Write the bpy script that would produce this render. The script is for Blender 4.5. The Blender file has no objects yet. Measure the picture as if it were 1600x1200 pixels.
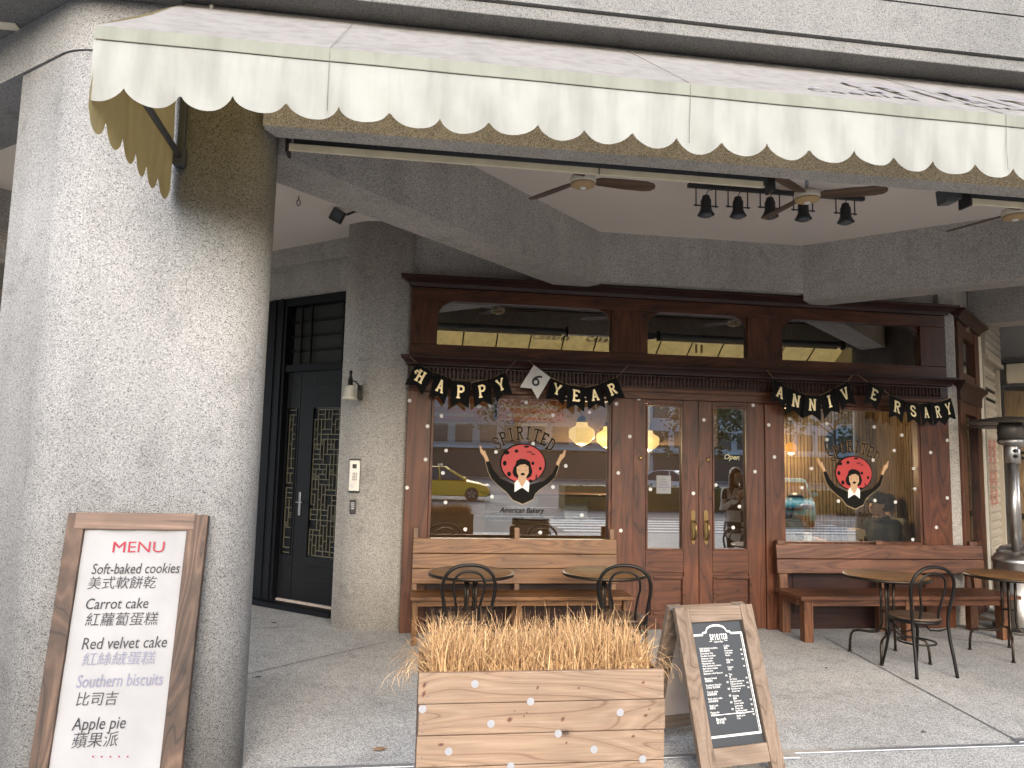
import bpy, bmesh, math, random
from mathutils import Vector, Matrix

S = bpy.context.scene
COL = S.collection
PI = math.pi
rnd = random.Random(7)

# ------------------------------------------------------------------ camera
F = 1150.0                      # focal length in pixels of the 1600 x 1200 photograph
EYE = Vector((0, 0, 1.66))
ROLL = math.atan(.0232)
PITCH = math.atan(120 / F * math.cos(ROLL))
YAW = math.radians(8.05)
_f0 = Vector((math.sin(YAW), math.cos(YAW), 0)); _r0 = Vector((math.cos(YAW), -math.sin(YAW), 0)); _u0 = Vector((0, 0, 1))
FWD = _f0 * math.cos(PITCH) + _u0 * math.sin(PITCH)
_up = _u0 * math.cos(PITCH) - _f0 * math.sin(PITCH)
RGT = _r0 * math.cos(ROLL) + _up * math.sin(ROLL)
UPV = _up * math.cos(ROLL) - _r0 * math.sin(ROLL)
cd = bpy.data.cameras.new('camera'); cam = bpy.data.objects.new('camera', cd); COL.objects.link(cam)
cd.sensor_width = 36; cd.lens = F / 1600 * 36; cd.clip_start = .05; cd.clip_end = 500
cam.matrix_world = Matrix(((RGT.x, UPV.x, -FWD.x, EYE.x), (RGT.y, UPV.y, -FWD.y, EYE.y), (RGT.z, UPV.z, -FWD.z, EYE.z), (0, 0, 0, 1)))
S.camera = cam
def ray(x, y): return RGT * ((x - 800) / F) - UPV * ((y - 600) / F) + FWD
def onY(x, y, Y): d = ray(x, y); return EYE + d * (Y / d.y)
def onZ(x, y, Z): d = ray(x, y); return EYE + d * ((Z - EYE.z) / d.z)
def onP(x, y, p0, n): d = ray(x, y); n = Vector(n); return EYE + d * ((Vector(p0) - EYE).dot(n) / d.dot(n))

# ------------------------------------------------------------------ light
SUN_EL, SUN_AZ = math.radians(24), math.radians(178)    # veiled sun over the street, behind and a little left of the camera
w = bpy.data.worlds.new('World'); S.world = w; w.use_nodes = True
nt = w.node_tree; sky = nt.nodes.new('ShaderNodeTexSky'); sky.sky_type = 'NISHITA'; sky.sun_disc = False
sky.sun_elevation = SUN_EL; sky.sun_rotation = SUN_AZ; sky.dust_density = 3.0; sky.air_density = 1.0; sky.ozone_density = .6
nt.links.new(sky.outputs[0], nt.nodes['Background'].inputs[0]); nt.nodes['Background'].inputs[1].default_value = .15
sd = bpy.data.lights.new('sun', 'SUN'); sd.energy = 1.5; sd.angle = math.radians(105); sd.color = (1, .96, .90)
so = bpy.data.objects.new('sun', sd); COL.objects.link(so)
_sv = Vector((math.sin(SUN_AZ) * math.cos(SUN_EL), math.cos(SUN_AZ) * math.cos(SUN_EL), math.sin(SUN_EL)))
so.rotation_euler = _sv.to_track_quat('Z', 'Y').to_euler()
S.view_settings.view_transform = 'Standard'; S.view_settings.look = 'None'; S.view_settings.gamma = 1
S.view_settings.exposure = 1.66
S.view_settings.use_white_balance = True; S.view_settings.white_balance_temperature = 6000; S.view_settings.white_balance_tint = 10
S.render.engine = 'CYCLES'
S.cycles.use_denoising = True
S.cycles.max_bounces = 10; S.cycles.diffuse_bounces = 5; S.cycles.transparent_max_bounces = 16; S.cycles.caustics_reflective = False; S.cycles.caustics_refractive = False
S.cycles.sample_clamp_indirect = 6

# ------------------------------------------------------------------ materials
def mat(name):
    m = bpy.data.materials.new(name); m.use_nodes = True
    return m, m.node_tree, m.node_tree.nodes['Principled BSDF']
def nd(nt, t, **k):
    n = nt.nodes.new(t)
    for a, v in k.items():
        if a[0] == '_': n.inputs[a[1:].replace('_', ' ')].default_value = v
        else: setattr(n, a, v)
    return n
def coords(nt, scale=(1, 1, 1), rot=(0, 0, 0), loc=(0, 0, 0)):
    tc = nd(nt, 'ShaderNodeTexCoord'); mp = nd(nt, 'ShaderNodeMapping'); nt.links.new(tc.outputs['Object'], mp.inputs[0])
    mp.inputs['Scale'].default_value = scale; mp.inputs['Rotation'].default_value = rot; mp.inputs['Location'].default_value = loc
    return mp.outputs[0]
def ramp(nt, fac, stops, interp='LINEAR'):
    r = nd(nt, 'ShaderNodeValToRGB'); r.color_ramp.interpolation = interp
    while len(r.color_ramp.elements) < len(stops): r.color_ramp.elements.new(.5)
    for e, (p, c) in zip(r.color_ramp.elements, stops):
        e.position = p; e.color = (c, c, c, 1) if isinstance(c, (int, float)) else (*c, 1)
    nt.links.new(fac, r.inputs[0]); return r.outputs[0]
def mixc(nt, a, b, fac, mode='MULTIPLY'):
    n = nd(nt, 'ShaderNodeMix', data_type='RGBA', blend_type=mode)
    if isinstance(fac, (int, float)): n.inputs[0].default_value = fac
    else: nt.links.new(fac, n.inputs[0])
    for s, i in ((a, 6), (b, 7)):
        if isinstance(s, tuple): n.inputs[i].default_value = (*s, 1)
        else: nt.links.new(s, n.inputs[i])
    return n.outputs[2]
def plain(name, c, rough=.5, metal=0, spec=.5, var=.12, vscale=6):
    m, nt, b = mat(name)
    v = coords(nt); nz = nd(nt, 'ShaderNodeTexNoise', _Scale=vscale, _Detail=5); nt.links.new(v, nz.inputs[0])
    k = ramp(nt, nz.outputs[0], [(.3, 1 - var), (.7, 1.0)])
    nt.links.new(mixc(nt, c, k, 1.0), b.inputs['Base Color'])
    b.inputs['Roughness'].default_value = rough; b.inputs['Metallic'].default_value = metal; b.inputs['Specular IOR Level'].default_value = spec
    r2 = nd(nt, 'ShaderNodeMapRange'); r2.inputs[3].default_value = max(.05, rough - .12); r2.inputs[4].default_value = min(1, rough + .12)
    nt.links.new(nz.outputs[0], r2.inputs[0]); nt.links.new(r2.outputs[0], b.inputs['Roughness'])
    return m
def emit(name, c, s):
    m, nt, b = mat(name); b.inputs['Base Color'].default_value = (*c, 1); b.inputs['Emission Color'].default_value = (*c, 1); b.inputs['Emission Strength'].default_value = s
    return m
def granite(name, tint, scale=105, stops=None, bump=.25):
    m, nt, b = mat(name)
    v = coords(nt)
    vo = nd(nt, 'ShaderNodeTexVoronoi', _Scale=scale); nt.links.new(v, vo.inputs['Vector'])
    sp = nd(nt, 'ShaderNodeSeparateColor'); nt.links.new(vo.outputs['Color'], sp.inputs[0])
    st = stops or [(0, .05), (.10, .17), (.26, .34), (.55, .46), (.82, .62)]
    c1 = ramp(nt, sp.outputs[0], st, 'CONSTANT')
    v2 = nd(nt, 'ShaderNodeTexVoronoi', _Scale=scale * 2.3); nt.links.new(v, v2.inputs['Vector'])
    s2 = nd(nt, 'ShaderNodeSeparateColor'); nt.links.new(v2.outputs['Color'], s2.inputs[0])
    c2 = ramp(nt, s2.outputs[1], [(0, .12), (.2, .35), (.8, .52)], 'CONSTANT')
    edge = ramp(nt, vo.outputs['Distance'], [(.32, 0.0), (.62, 1.0)])
    c = mixc(nt, c1, c2, edge, 'MIX')
    nz = nd(nt, 'ShaderNodeTexNoise', _Scale=.8, _Detail=6, _Roughness=.6); nt.links.new(v, nz.inputs[0])
    k = ramp(nt, nz.outputs[0], [(.3, .78), (.68, 1.07)])
    n3 = nd(nt, 'ShaderNodeTexNoise', _Scale=4.5, _Detail=5, _Roughness=.6); nt.links.new(v, n3.inputs[0]); k = mixc(nt, k, ramp(nt, n3.outputs[0], [(.30, .80), (.42, 1.0)]), 1.0)
    # rain streaks and dirt, tall and narrow
    vs = coords(nt, (5, 5, .35)); n2 = nd(nt, 'ShaderNodeTexNoise', _Scale=1.0, _Detail=4); nt.links.new(vs, n2.inputs[0])
    k2 = ramp(nt, n2.outputs[0], [(.35, .9), (.6, 1.0)])
    c = mixc(nt, mixc(nt, mixc(nt, c, tint, 1.0), k, 1.0), k2, 1.0)
    nt.links.new(c, b.inputs['Base Color']); b.inputs['Roughness'].default_value = .75; b.inputs['Specular IOR Level'].default_value = .3
    bp = nd(nt, 'ShaderNodeBump', _Strength=bump, _Distance=.004); nt.links.new(vo.outputs['Distance'], bp.inputs['Height']); bp.invert = True
    nt.links.new(bp.outputs[0], b.inputs['Normal'])
    return m
def wood(name, dark, mid, light, axis='X', rings=9, rough=.5, knots=0, spec=.4, wear=.2):
    """long grain along one axis: stretched noise cut into rings, fine fibres, a few knots"""
    m, nt, b = mat(name)
    st = {'X': (.35, 3.2, 3.2), 'Y': (3.2, .35, 3.2), 'Z': (3.2, 3.2, .35)}[axis]
    v = coords(nt, st)
    n1 = nd(nt, 'ShaderNodeTexNoise', _Scale=1.6, _Detail=2, _Roughness=.4, _Distortion=.5); nt.links.new(v, n1.inputs[0])
    mu = nd(nt, 'ShaderNodeMath', operation='MULTIPLY'); mu.inputs[1].default_value = rings; nt.links.new(n1.outputs[0], mu.inputs[0])
    fr = nd(nt, 'ShaderNodeMath', operation='PINGPONG'); fr.inputs[1].default_value = .5; nt.links.new(mu.outputs[0], fr.inputs[0])
    ring = ramp(nt, fr.outputs[0], [(0, light), (.25, mid), (.42, mid), (.5, dark)])
    fs = {'X': (2, 70, 70), 'Y': (70, 2, 70), 'Z': (70, 70, 2)}[axis]
    vf = coords(nt, fs); n2 = nd(nt, 'ShaderNodeTexNoise', _Scale=2.0, _Detail=4, _Roughness=.7); nt.links.new(vf, n2.inputs[0])
    fib = ramp(nt, n2.outputs[0], [(.3, .68), (.62, 1.08)])
    c = mixc(nt, ring, fib, .8)
    v3 = coords(nt); n3 = nd(nt, 'ShaderNodeTexNoise', _Scale=2.2, _Detail=5); nt.links.new(v3, n3.inputs[0])
    c = mixc(nt, c, ramp(nt, n3.outputs[0], [(.32, 1 - wear * 1.6), (.68, 1 + wear * .5)]), 1.0)
    if knots:
        vk = nd(nt, 'ShaderNodeTexVoronoi', _Scale=knots); vv = coords(nt, {'X': (.75, 1, 1.3), 'Y': (1, .75, 1.3), 'Z': (1.3, 1.3, .75)}[axis]); nt.links.new(vv, vk.inputs['Vector'])
        c = mixc(nt, c, tuple(x * .35 for x in dark), ramp(nt, vk.outputs['Distance'], [(.05, 1.0), (.085, .35), (.16, 0.0)]), 'MIX')
    nt.links.new(c, b.inputs['Base Color']); b.inputs['Specular IOR Level'].default_value = spec
    rr = nd(nt, 'ShaderNodeMapRange'); rr.inputs[3].default_value = rough - .1; rr.inputs[4].default_value = rough + .15; nt.links.new(n2.outputs[0], rr.inputs[0]); nt.links.new(rr.outputs[0], b.inputs['Roughness'])
    bp = nd(nt, 'ShaderNodeBump', _Strength=.15, _Distance=.003); nt.links.new(n2.outputs[0], bp.inputs['Height']); nt.links.new(bp.outputs[0], b.inputs['Normal'])
    return m
def glass(name, base, gain, tint=(.9, .92, .9), rough=0.0):
    m, nt, b = mat(name); out = nt.nodes['Material Output']; nt.nodes.remove(b)
    tr = nd(nt, 'ShaderNodeBsdfTransparent'); tr.inputs[0].default_value = (*tint, 1)
    gl = nd(nt, 'ShaderNodeBsdfGlossy'); gl.inputs['Roughness'].default_value = rough; gl.inputs[0].default_value = (1, 1, 1, 1)
    fr = nd(nt, 'ShaderNodeFresnel'); fr.inputs[0].default_value = 1.5
    ma = nd(nt, 'ShaderNodeMath', operation='MULTIPLY_ADD', use_clamp=True); ma.inputs[1].default_value = gain; ma.inputs[2].default_value = base; nt.links.new(fr.outputs[0], ma.inputs[0])
    mx = nd(nt, 'ShaderNodeMixShader'); nt.links.new(ma.outputs[0], mx.inputs[0]); nt.links.new(tr.outputs[0], mx.inputs[1]); nt.links.new(gl.outputs[0], mx.inputs[2])
    nt.links.new(mx.outputs[0], out.inputs[0]); return m
def fabric(name, c, tc, tfac):
    m, nt, b = mat(name); out = nt.nodes['Material Output']
    v = coords(nt); nz = nd(nt, 'ShaderNodeTexNoise', _Scale=3.5, _Detail=6, _Roughness=.65); nt.links.new(v, nz.inputs[0])
    vs = coords(nt, (9, 9, 1.2)); n2 = nd(nt, 'ShaderNodeTexNoise', _Scale=1.3, _Detail=4); nt.links.new(vs, n2.inputs[0])
    k = mixc(nt, ramp(nt, nz.outputs[0], [(.28, .87), (.62, 1.0)]), ramp(nt, n2.outputs[0], [(.3, .80), (.55, 1.0)]), 1.0)
    nt.links.new(mixc(nt, c, k, 1.0), b.inputs['Base Color']); b.inputs['Roughness'].default_value = .7; b.inputs['Specular IOR Level'].default_value = .25
    bp = nd(nt, 'ShaderNodeBump', _Strength=.25, _Distance=.02); nt.links.new(n2.outputs[0], bp.inputs['Height']); nt.links.new(bp.outputs[0], b.inputs['Normal'])
    t = nd(nt, 'ShaderNodeBsdfTranslucent'); nt.links.new(mixc(nt, tc, k, 1.0), t.inputs[0])
    mx = nd(nt, 'ShaderNodeMixShader'); mx.inputs[0].default_value = tfac
    nt.links.new(b.outputs[0], mx.inputs[1]); nt.links.new(t.outputs[0], mx.inputs[2]); nt.links.new(mx.outputs[0], out.inputs[0])
    return m

M = {}
M['pillar'] = granite('washed_granite', (.615, .61, .602), 185, [(0, .05), (.10, .24), (.2, .44), (.5, .51), (.8, .62)], bump=.18)
M['upper'] = granite('washed_granite_dimmed', (0.4089, 0.4046, 0.3915), 185, [(0, .12), (.10, .30), (.2, .45), (.5, .51), (.8, .58)], bump=.15)  # same stone, darkened in colour to dim the sunlit upper front
M['granite'] = granite('washed_granite_inner', (1.03, .96, .865), 165, [(0, .14), (.10, .32), (.25, .52), (.55, .60), (.82, .68)], bump=.15)
M['floor'] = granite('washed_pebble_floor', (.93, .915, .88), 130, [(0, .12), (.08, .36), (.25, .58), (.55, .66), (.8, .74)], bump=.15)
M['joint'] = plain('floor_joint', (.12, .115, .11), .8)
M['soffit'] = plain('grey_soffit', (.30, .30, .30), .9, var=.2, vscale=3)
M['ceiling'] = plain('ceiling_paint', (.68, .615, .545), .8, var=.06, vscale=1.2)
M['plaster'] = plain('grey_plaster', (.42, .40, .37), .85, var=.15, vscale=2)
M['front_z'] = wood('shopfront_wood_upright', (.030, .009, .0037), (.084, .0265, .0105), (.122, .0405, .0165), 'Z', 9, .42)
M['front_x'] = wood('shopfront_wood_level', (.030, .009, .0037), (.080, .025, .010), (.116, .038, .0155), 'X', 9, .42)
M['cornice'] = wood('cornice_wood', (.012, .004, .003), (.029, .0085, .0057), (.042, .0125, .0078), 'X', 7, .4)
M['bench_l'] = wood('pale_bench_wood', (.075, .030, .0085), (.155, .068, .021), (.205, .098, .034), 'X', 12, .45)
M['bench_lz'] = wood('pale_bench_wood_upright', (.065, .027, .009), (.14, .064, .021), (.19, .092, .033), 'Z', 10, .45)
M['bench_r'] = wood('red_bench_wood', (.05, .017, .008), (.105, .04, .019), (.155, .065, .032), 'X', 11, .4)
M['bench_rz'] = wood('red_bench_wood_upright', (.05, .018, .008), (.115, .046, .02), (.18, .08, .037), 'Z', 12, .42)
M['table'] = wood('table_wood', (.09, .045, .017), (.17, .088, .036), (.225, .122, .053), 'X', 10, .6, spec=.2)
M['planter'] = wood('pine_board', (.155, .092, .056), (.235, .157, .102), (.272, .19, .127), 'X', 24, .6, knots=5.0, wear=.12)
M['sign_z'] = wood('sign_frame_wood_upright', (0.0957, 0.0609, 0.03915), (0.174, 0.1218, 0.08265), (0.2175, 0.1566, 0.1131), 'Z', 13, .65, knots=3.2, wear=.16)
M['sign_x'] = wood('sign_frame_wood_level', (0.1001, 0.06525, 0.04176), (0.1827, 0.1279, 0.087), (0.2262, 0.1653, 0.1192), 'X', 13, .65, knots=3.0, wear=.16)
M['menu_z'] = wood('menu_frame_wood_upright', (0.0261, 0.01566, 0.01044), (0.07395, 0.0435, 0.02784), (0.1305, 0.0783, 0.05046), 'Z', 12, .6, knots=3.0, wear=.35)
M['menu_x'] = wood('menu_frame_wood_level', (0.04785, 0.02958, 0.02088), (0.1218, 0.07656, 0.05394), (0.174, 0.1131, 0.08178), 'X', 12, .6, knots=3.0, wear=.3)
M['fanwood'] = wood('fan_blade_wood', (.045, .026, .015), (.095, .056, .034), (.135, .085, .053), 'X', 8, .5)
M['iron'] = plain('black_iron', (.018, .016, .015), .38, .7, vscale=20)
M['bronze_iron'] = plain('brown_iron', (.05, .038, .028), .38, .85, vscale=20)
M['door'] = plain('black_door_paint', (0.00696, 0.00696, 0.008265), .4, spec=.3, vscale=9)
M['doorblue'] = plain('dark_blue_door_frame', (0.005655, 0.00609, 0.008265), .45, spec=.2, vscale=9)
M['grille'] = plain('bronze_grille', (.19, .17, .11), .45, .5)
M['hood'] = plain('grey_brown_hood', (.11, .10, .088), .45, .4)
M['steel'] = plain('brushed_steel', (.5, .48, .46), .38, 1.0, vscale=14)
M['dullsteel'] = plain('dull_zinc', (.42, .43, .46), .45, .8, vscale=8)
M['brass'] = plain('old_brass', (.22, .145, .06), .35, .9, vscale=12)
M['brassbright'] = plain('bright_brass', (.5, .3, .1), .25, .95, vscale=12)  # brighter and smoother than the old brass
M['black'] = plain('black_plastic', (.015, .015, .016), .45)
M['darkgrey'] = plain('dark_grey_metal', (.09, .095, .1), .5, .3)
M['cream'] = plain('cream_plastic', (.66, .60, .47), .5)
M['white'] = plain('white_paint', (.78, .77, .74), .55, var=.06)
M['paper'] = plain('white_paper', (.275, .272, .275), .8, var=.2, vscale=3)
M['dot'] = plain('white_sticker', (0.5742, 0.5655, 0.5481), .5, var=.05)
M['dotgrey'] = plain('grey_sticker', (0.2574, 0.2574, 0.2652), .5, var=.1, vscale=40)
M['flag'] = plain('black_card', (0.00522, 0.00522, 0.00522), .8, spec=.15)
M['gold'] = plain('gilt_letter', (.75, .64, .38), .4, .35, var=.06)
M['ink'] = plain('black_ink', (.02, .02, .025), .7)
M['greyink'] = plain('faded_ink', (.16, .16, .22), .8)
M['redink'] = plain('red_ink', (.24, .008, .025), .7)
M['fadedred'] = plain('faded_red_paint', (.42, .16, .12), .8)
M['chalk'] = plain('white_print', (.8, .79, .76), .7)
M['board'] = plain('black_board', (0.0087, 0.0087, 0.0087), .4, var=.3, vscale=4)
M['boardback'] = plain('pale_ply', (.44, .36, .30), .7, var=.2, vscale=5)
M['red'] = plain('emblem_red', (.42, .028, .026), .55, var=.05)
M['skin_print'] = plain('emblem_tan', (.50, .31, .17), .6, var=.04)
M['dark_print'] = plain('emblem_black', (.007, .006, .005), .7, spec=.12)
M['brown_print'] = plain('emblem_brown', (.016, .010, .007), .7, spec=.12)
M['tan_print'] = plain('emblem_outline', (.30, .22, .13), .6)
M['glass'] = glass('window_glass', .18, 1.0)
M['darkglass'] = glass('transom_glass', .36, 1.0, (.35, .34, .30))
M['carglass'] = plain('car_glass', (.02, .025, .03), .05, 0, .8)
M['opal'] = plain('opal_lamp_glass', (.62, .58, .48), .3, var=.1)
M['canvas'] = fabric('awning_canvas', (0.2915, 0.2828, 0.2784), (.62, .46, .15), .28)
M['valance'] = fabric('valance_canvas', (0.2828, 0.2888, 0.2714), (0.3306, 0.3132, 0.2349), .10)
M['sidecanvas'] = fabric('stained_canvas', (0.348, 0.2871, 0.1566), (0.3654, 0.2697, 0.1044), .3)
M['band'] = fabric('valance_band_canvas', (0.2132, 0.2218, 0.187), (0.3132, 0.2958, 0.2175), .1)
M['greyprint'] = plain('faded_purple_print', (.19, .175, .19), .8)
M['shutterdark'] = plain('shutter_groove', (.3, .26, .2), .6)
M['seam'] = plain('seam_thread', (.16, .16, .13), .9)
M['blind'] = plain('pvc_blind', (.66, .60, .45), .4, var=.2, vscale=5)
M['shutter'] = plain('shutter_enamel', (.44, .39, .31), .45, var=.12, vscale=3)
m_, nt_, b_ = mat('dry_grass_blade'); v_ = coords(nt_, (170, 170, 5)); n_ = nd(nt_, 'ShaderNodeTexNoise', _Scale=1.0, _Detail=2); nt_.links.new(v_, n_.inputs[0])
nt_.links.new(ramp(nt_, n_.outputs[0], [(.3, (.20, .105, .04)), (.45, (.40, .235, .105)), (.58, (.52, .33, .155)), (.72, (.66, .49, .27))]), b_.inputs['Base Color']); b_.inputs['Roughness'].default_value = .7; M['straw'] = m_
M['knot'] = plain('wood_knot', (.075, .032, .022), .7)
M['knotring'] = plain('wood_knot_ring', (.19, .10, .055), .7)
M['soil'] = plain('dry_soil', (.11, .075, .045), .95)
M['leaf'] = plain('dead_leaf', (.28, .17, .08), .8)
M['darkleaf'] = plain('dark_dead_leaf', (.04, .03, .025), .8)
M['lampglow'] = emit('lamp_glow', (1.0, .62, .20), .48)
M['orangeglow'] = emit('orange_lamp_glow', (1.0, .40, .05), .45)
M['slat'] = wood('interior_slat_wood', (.13, .085, .045), (.26, .18, .10), (.32, .23, .13), 'Z', 8, .6)
M['inwall'] = plain('interior_brown_wall', (.22, .135, .075), .8, var=.3, vscale=1.4)
M['poster'] = plain('orange_brown_poster', (.34, .12, .035), .7, var=.55, vscale=3)
M['kraft'] = plain('kraft_paper', (.42, .29, .14), .8, var=.15, vscale=9)
M['skin'] = plain('skin', (.45, .27, .18), .55, var=.06)
M['cloth_black'] = plain('black_cloth', (.022, .022, .025), .9, var=.25)
M['hair'] = plain('black_hair', (.012, .010, .009), .5, var=.3, vscale=30)
M['brownhair'] = plain('brown_hair', (.10, .05, .025), .5, var=.4, vscale=30)
M['grey_shirt'] = plain('grey_cloth', (.30, .30, .29), .9)
M['asphalt'] = plain('asphalt', (.13, .13, .132), .9, var=.25, vscale=5)
M['roadwhite'] = plain('road_paint', (.72, .71, .68), .7, var=.15, vscale=7)
M['taxi'] = plain('yellow_car_paint', (.88, .52, .03), .22, 0, .7, var=.03)
M['whitecar'] = plain('white_car_paint', (.9, .9, .89), .2, 0, .7, var=.03)
M['silvercar'] = plain('silver_car_paint', (.42, .43, .45), .25, .3, .7, var=.03)
M['tealcar'] = plain('teal_car_paint', (.05, .36, .31), .22, .2, .7, var=.03)
M['tyre'] = plain('tyre_rubber', (.02, .02, .02), .8)
M['bark'] = plain('tree_bark', (.16, .12, .085), .9, var=.4, vscale=12)
M['foliage'] = plain('tree_leaf', (.075, .12, .025), .6, var=.6, vscale=3)
M['hedge'] = plain('hedge_leaf', (.05, .09, .025), .7, var=.5, vscale=5)
M['tower'] = plain('pale_tower_wall', (.62, .62, .62), .6, var=.2, vscale=.3)
M['towerwarm'] = plain('tan_tower_wall', (.58, .48, .33), .7, var=.2, vscale=.3)
M['doorpane'] = plain('dull_transom_pane', (.035, .036, .034), .6, spec=.15)
M['towerglass'] = plain('tower_window', (.05, .06, .07), .1, 0, .8)

# ------------------------------------------------------------------ mesh kit
class MB:
    def __init__(s, xf=None): s.v = []; s.f = []; s.mi = []; s.sm = []; s.xf = xf; s.m = 0
    def add(s, vs, fs, smooth=False):
        o = len(s.v)
        for p in vs:
            p = Vector(p); s.v.append(s.xf @ p if s.xf else p)
        for f in fs: s.f.append([i + o for i in f]); s.mi.append(s.m); s.sm.append(smooth)
        return s
    def box(s, a, b, R=None):
        """box between two corners; R = optional matrix applied to it"""
        (x0, y0, z0), (x1, y1, z1) = a, b
        vs = [Vector(p) for p in ((x0, y0, z0), (x1, y0, z0), (x1, y1, z0), (x0, y1, z0), (x0, y0, z1), (x1, y0, z1), (x1, y1, z1), (x0, y1, z1))]
        if R is not None: vs = [R @ p for p in vs]
        return s.add(vs, [(0, 3, 2, 1), (4, 5, 6, 7), (0, 1, 5, 4), (1, 2, 6, 5), (2, 3, 7, 6), (3, 0, 4, 7)])
    def prism(s, poly, z0, z1, smooth=False):
        n = len(poly); vs = [(x, y, z0) for x, y in poly] + [(x, y, z1) for x, y in poly]
        s.add(vs, [[(i), (i + 1) % n, n + (i + 1) % n, n + i] for i in range(n)], smooth)
        return s.add(vs, [list(range(n))[::-1], list(range(n, 2 * n))])
    def extr(s, pts, d):
        """extrude a planar polygon of 3-D points by vector d"""
        n = len(pts); pts = [Vector(p) for p in pts]; d = Vector(d)
        return s.add(pts + [p + d for p in pts], [[i, (i + 1) % n, n + (i + 1) % n, n + i] for i in range(n)] + [list(range(n))[::-1], list(range(n, 2 * n))])
    def poly(s, pts): return s.add(pts, [list(range(len(pts)))])
    def tube(s, path, r, n=8, cap=True, closed=False):
        path = [Vector(p) for p in path]; k = len(path); vs = []; prev = None
        for i, p in enumerate(path):
            a = path[(i - 1) % k] if (i or closed) else path[0]; b = path[(i + 1) % k] if (i < k - 1 or closed) else path[-1]
            t = (b - a).normalized()
            if prev is None:
                q = Vector((0, 0, 1)) if abs(t.z) < .9 else Vector((1, 0, 0)); nx = t.cross(q).normalized()
            else: nx = (prev - t * prev.dot(t)).normalized()
            prev = nx; ny = t.cross(nx); rr = r[i] if isinstance(r, (list, tuple)) else r
            for j in range(n): vs.append(p + (nx * math.cos(2 * PI * j / n) + ny * math.sin(2 * PI * j / n)) * rr)
        fs = [[i * n + j, i * n + (j + 1) % n, ((i + 1) % k) * n + (j + 1) % n, ((i + 1) % k) * n + j] for i in range(k if closed else k - 1) for j in range(n)]
        s.add(vs, fs, True)
        if cap and not closed: s.add(vs[:n], [list(range(n))[::-1]]); s.add(vs[-n:], [list(range(n))])
        return s
    def lathe(s, prof, n=24, c=(0, 0, 0), R=None, smooth=True):
        vs = []
        for r, z in prof:
            for j in range(n):
                p = Vector((r * math.cos(2 * PI * j / n), r * math.sin(2 * PI * j / n), z))
                if R is not None: p = R @ p
                vs.append(p + Vector(c))
        k = len(prof)
        s.add(vs, [[i * n + j, i * n + (j + 1) % n, (i + 1) * n + (j + 1) % n, (i + 1) * n + j] for i in range(k - 1) for j in range(n)], smooth)
        if prof[0][0] > 1e-6: s.add(vs[:n], [list(range(n))[::-1]])
        if prof[-1][0] > 1e-6: s.add(vs[-n:], [list(range(n))])
        return s
    def ball(s, c, r, n=12, k=8):
        r = r if isinstance(r, (tuple, list)) else (r, r, r)
        vs = []
        for i in range(k + 1):
            a = PI * i / k
            for j in range(n): vs.append((c[0] + r[0] * math.sin(a) * math.cos(2 * PI * j / n), c[1] + r[1] * math.sin(a) * math.sin(2 * PI * j / n), c[2] + r[2] * math.cos(a)))
        return s.add(vs, [[i * n + j, (i + 1) * n + j, (i + 1) * n + (j + 1) % n, i * n + (j + 1) % n] for i in range(k) for j in range(n)], True)
    def build(s, name, m, parent=None, bevel=0, solid=0, loc=None):
        me = bpy.data.meshes.new(name); me.from_pydata([tuple(p) for p in s.v], [], s.f)
        ms = m if isinstance(m, (list, tuple)) else [m]
        for q in ms: me.materials.append(M[q] if isinstance(q, str) else q)
        me.polygons.foreach_set('material_index', s.mi); me.polygons.foreach_set('use_smooth', s.sm); me.update()
        bm = bmesh.new(); bm.from_mesh(me)
        if any(s.sm): bmesh.ops.remove_doubles(bm, verts=bm.verts, dist=1e-6)
        bmesh.ops.recalc_face_normals(bm, faces=bm.faces); bm.to_mesh(me); bm.free()
        o = bpy.data.objects.new(name, me); COL.objects.link(o)
        if parent: o.parent = parent
        if loc: o.location = loc
        if solid: q = o.modifiers.new('solid', 'SOLIDIFY'); q.thickness = solid; q.offset = 0
        if bevel: q = o.modifiers.new('bevel', 'BEVEL'); q.width = bevel; q.segments = 2; q.limit_method = 'ANGLE'; q.angle_limit = math.radians(50); q.harden_normals = False
        return o
def tag(o, label, cat, group=None, kind=None):
    o['label'] = label; o['category'] = cat
    if group: o['group'] = group
    if kind: o['kind'] = kind
    return o
def empty(name, loc=(0, 0, 0), rz=0):
    o = bpy.data.objects.new(name, None); COL.objects.link(o); o.location = loc; o.rotation_euler = (0, 0, rz); o.empty_display_size = .1
    return o
def kids(o): return [c for c in bpy.data.objects if c.parent == o]
def copy_tree(o, parent=None):
    c = o.copy(); COL.objects.link(c)
    if parent: c.parent = parent
    for ch in kids(o): copy_tree(ch, c)
    return c
def round_poly(pts, rads, n=8):
    out = []; k = len(pts)
    for i in range(k):
        p = Vector(pts[i]); a = (Vector(pts[i - 1]) - p).normalized(); b = (Vector(pts[(i + 1) % k]) - p).normalized(); r = rads[i]
        if r < 1e-4: out.append(tuple(p)); continue
        ang = a.angle(b); t = r / math.tan(ang / 2); c = p + (a + b).normalized() * (r / math.sin(ang / 2))
        s0 = p + a * t - c; s1 = p + b * t - c; tot = s0.angle(s1); sg = 1 if s0.x * s1.y - s0.y * s1.x > 0 else -1
        for j in range(n + 1):
            th = sg * tot * j / n; out.append((c.x + s0.x * math.cos(th) - s0.y * math.sin(th), c.y + s0.x * math.sin(th) + s0.y * math.cos(th)))
    return out
_fc = None
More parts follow.
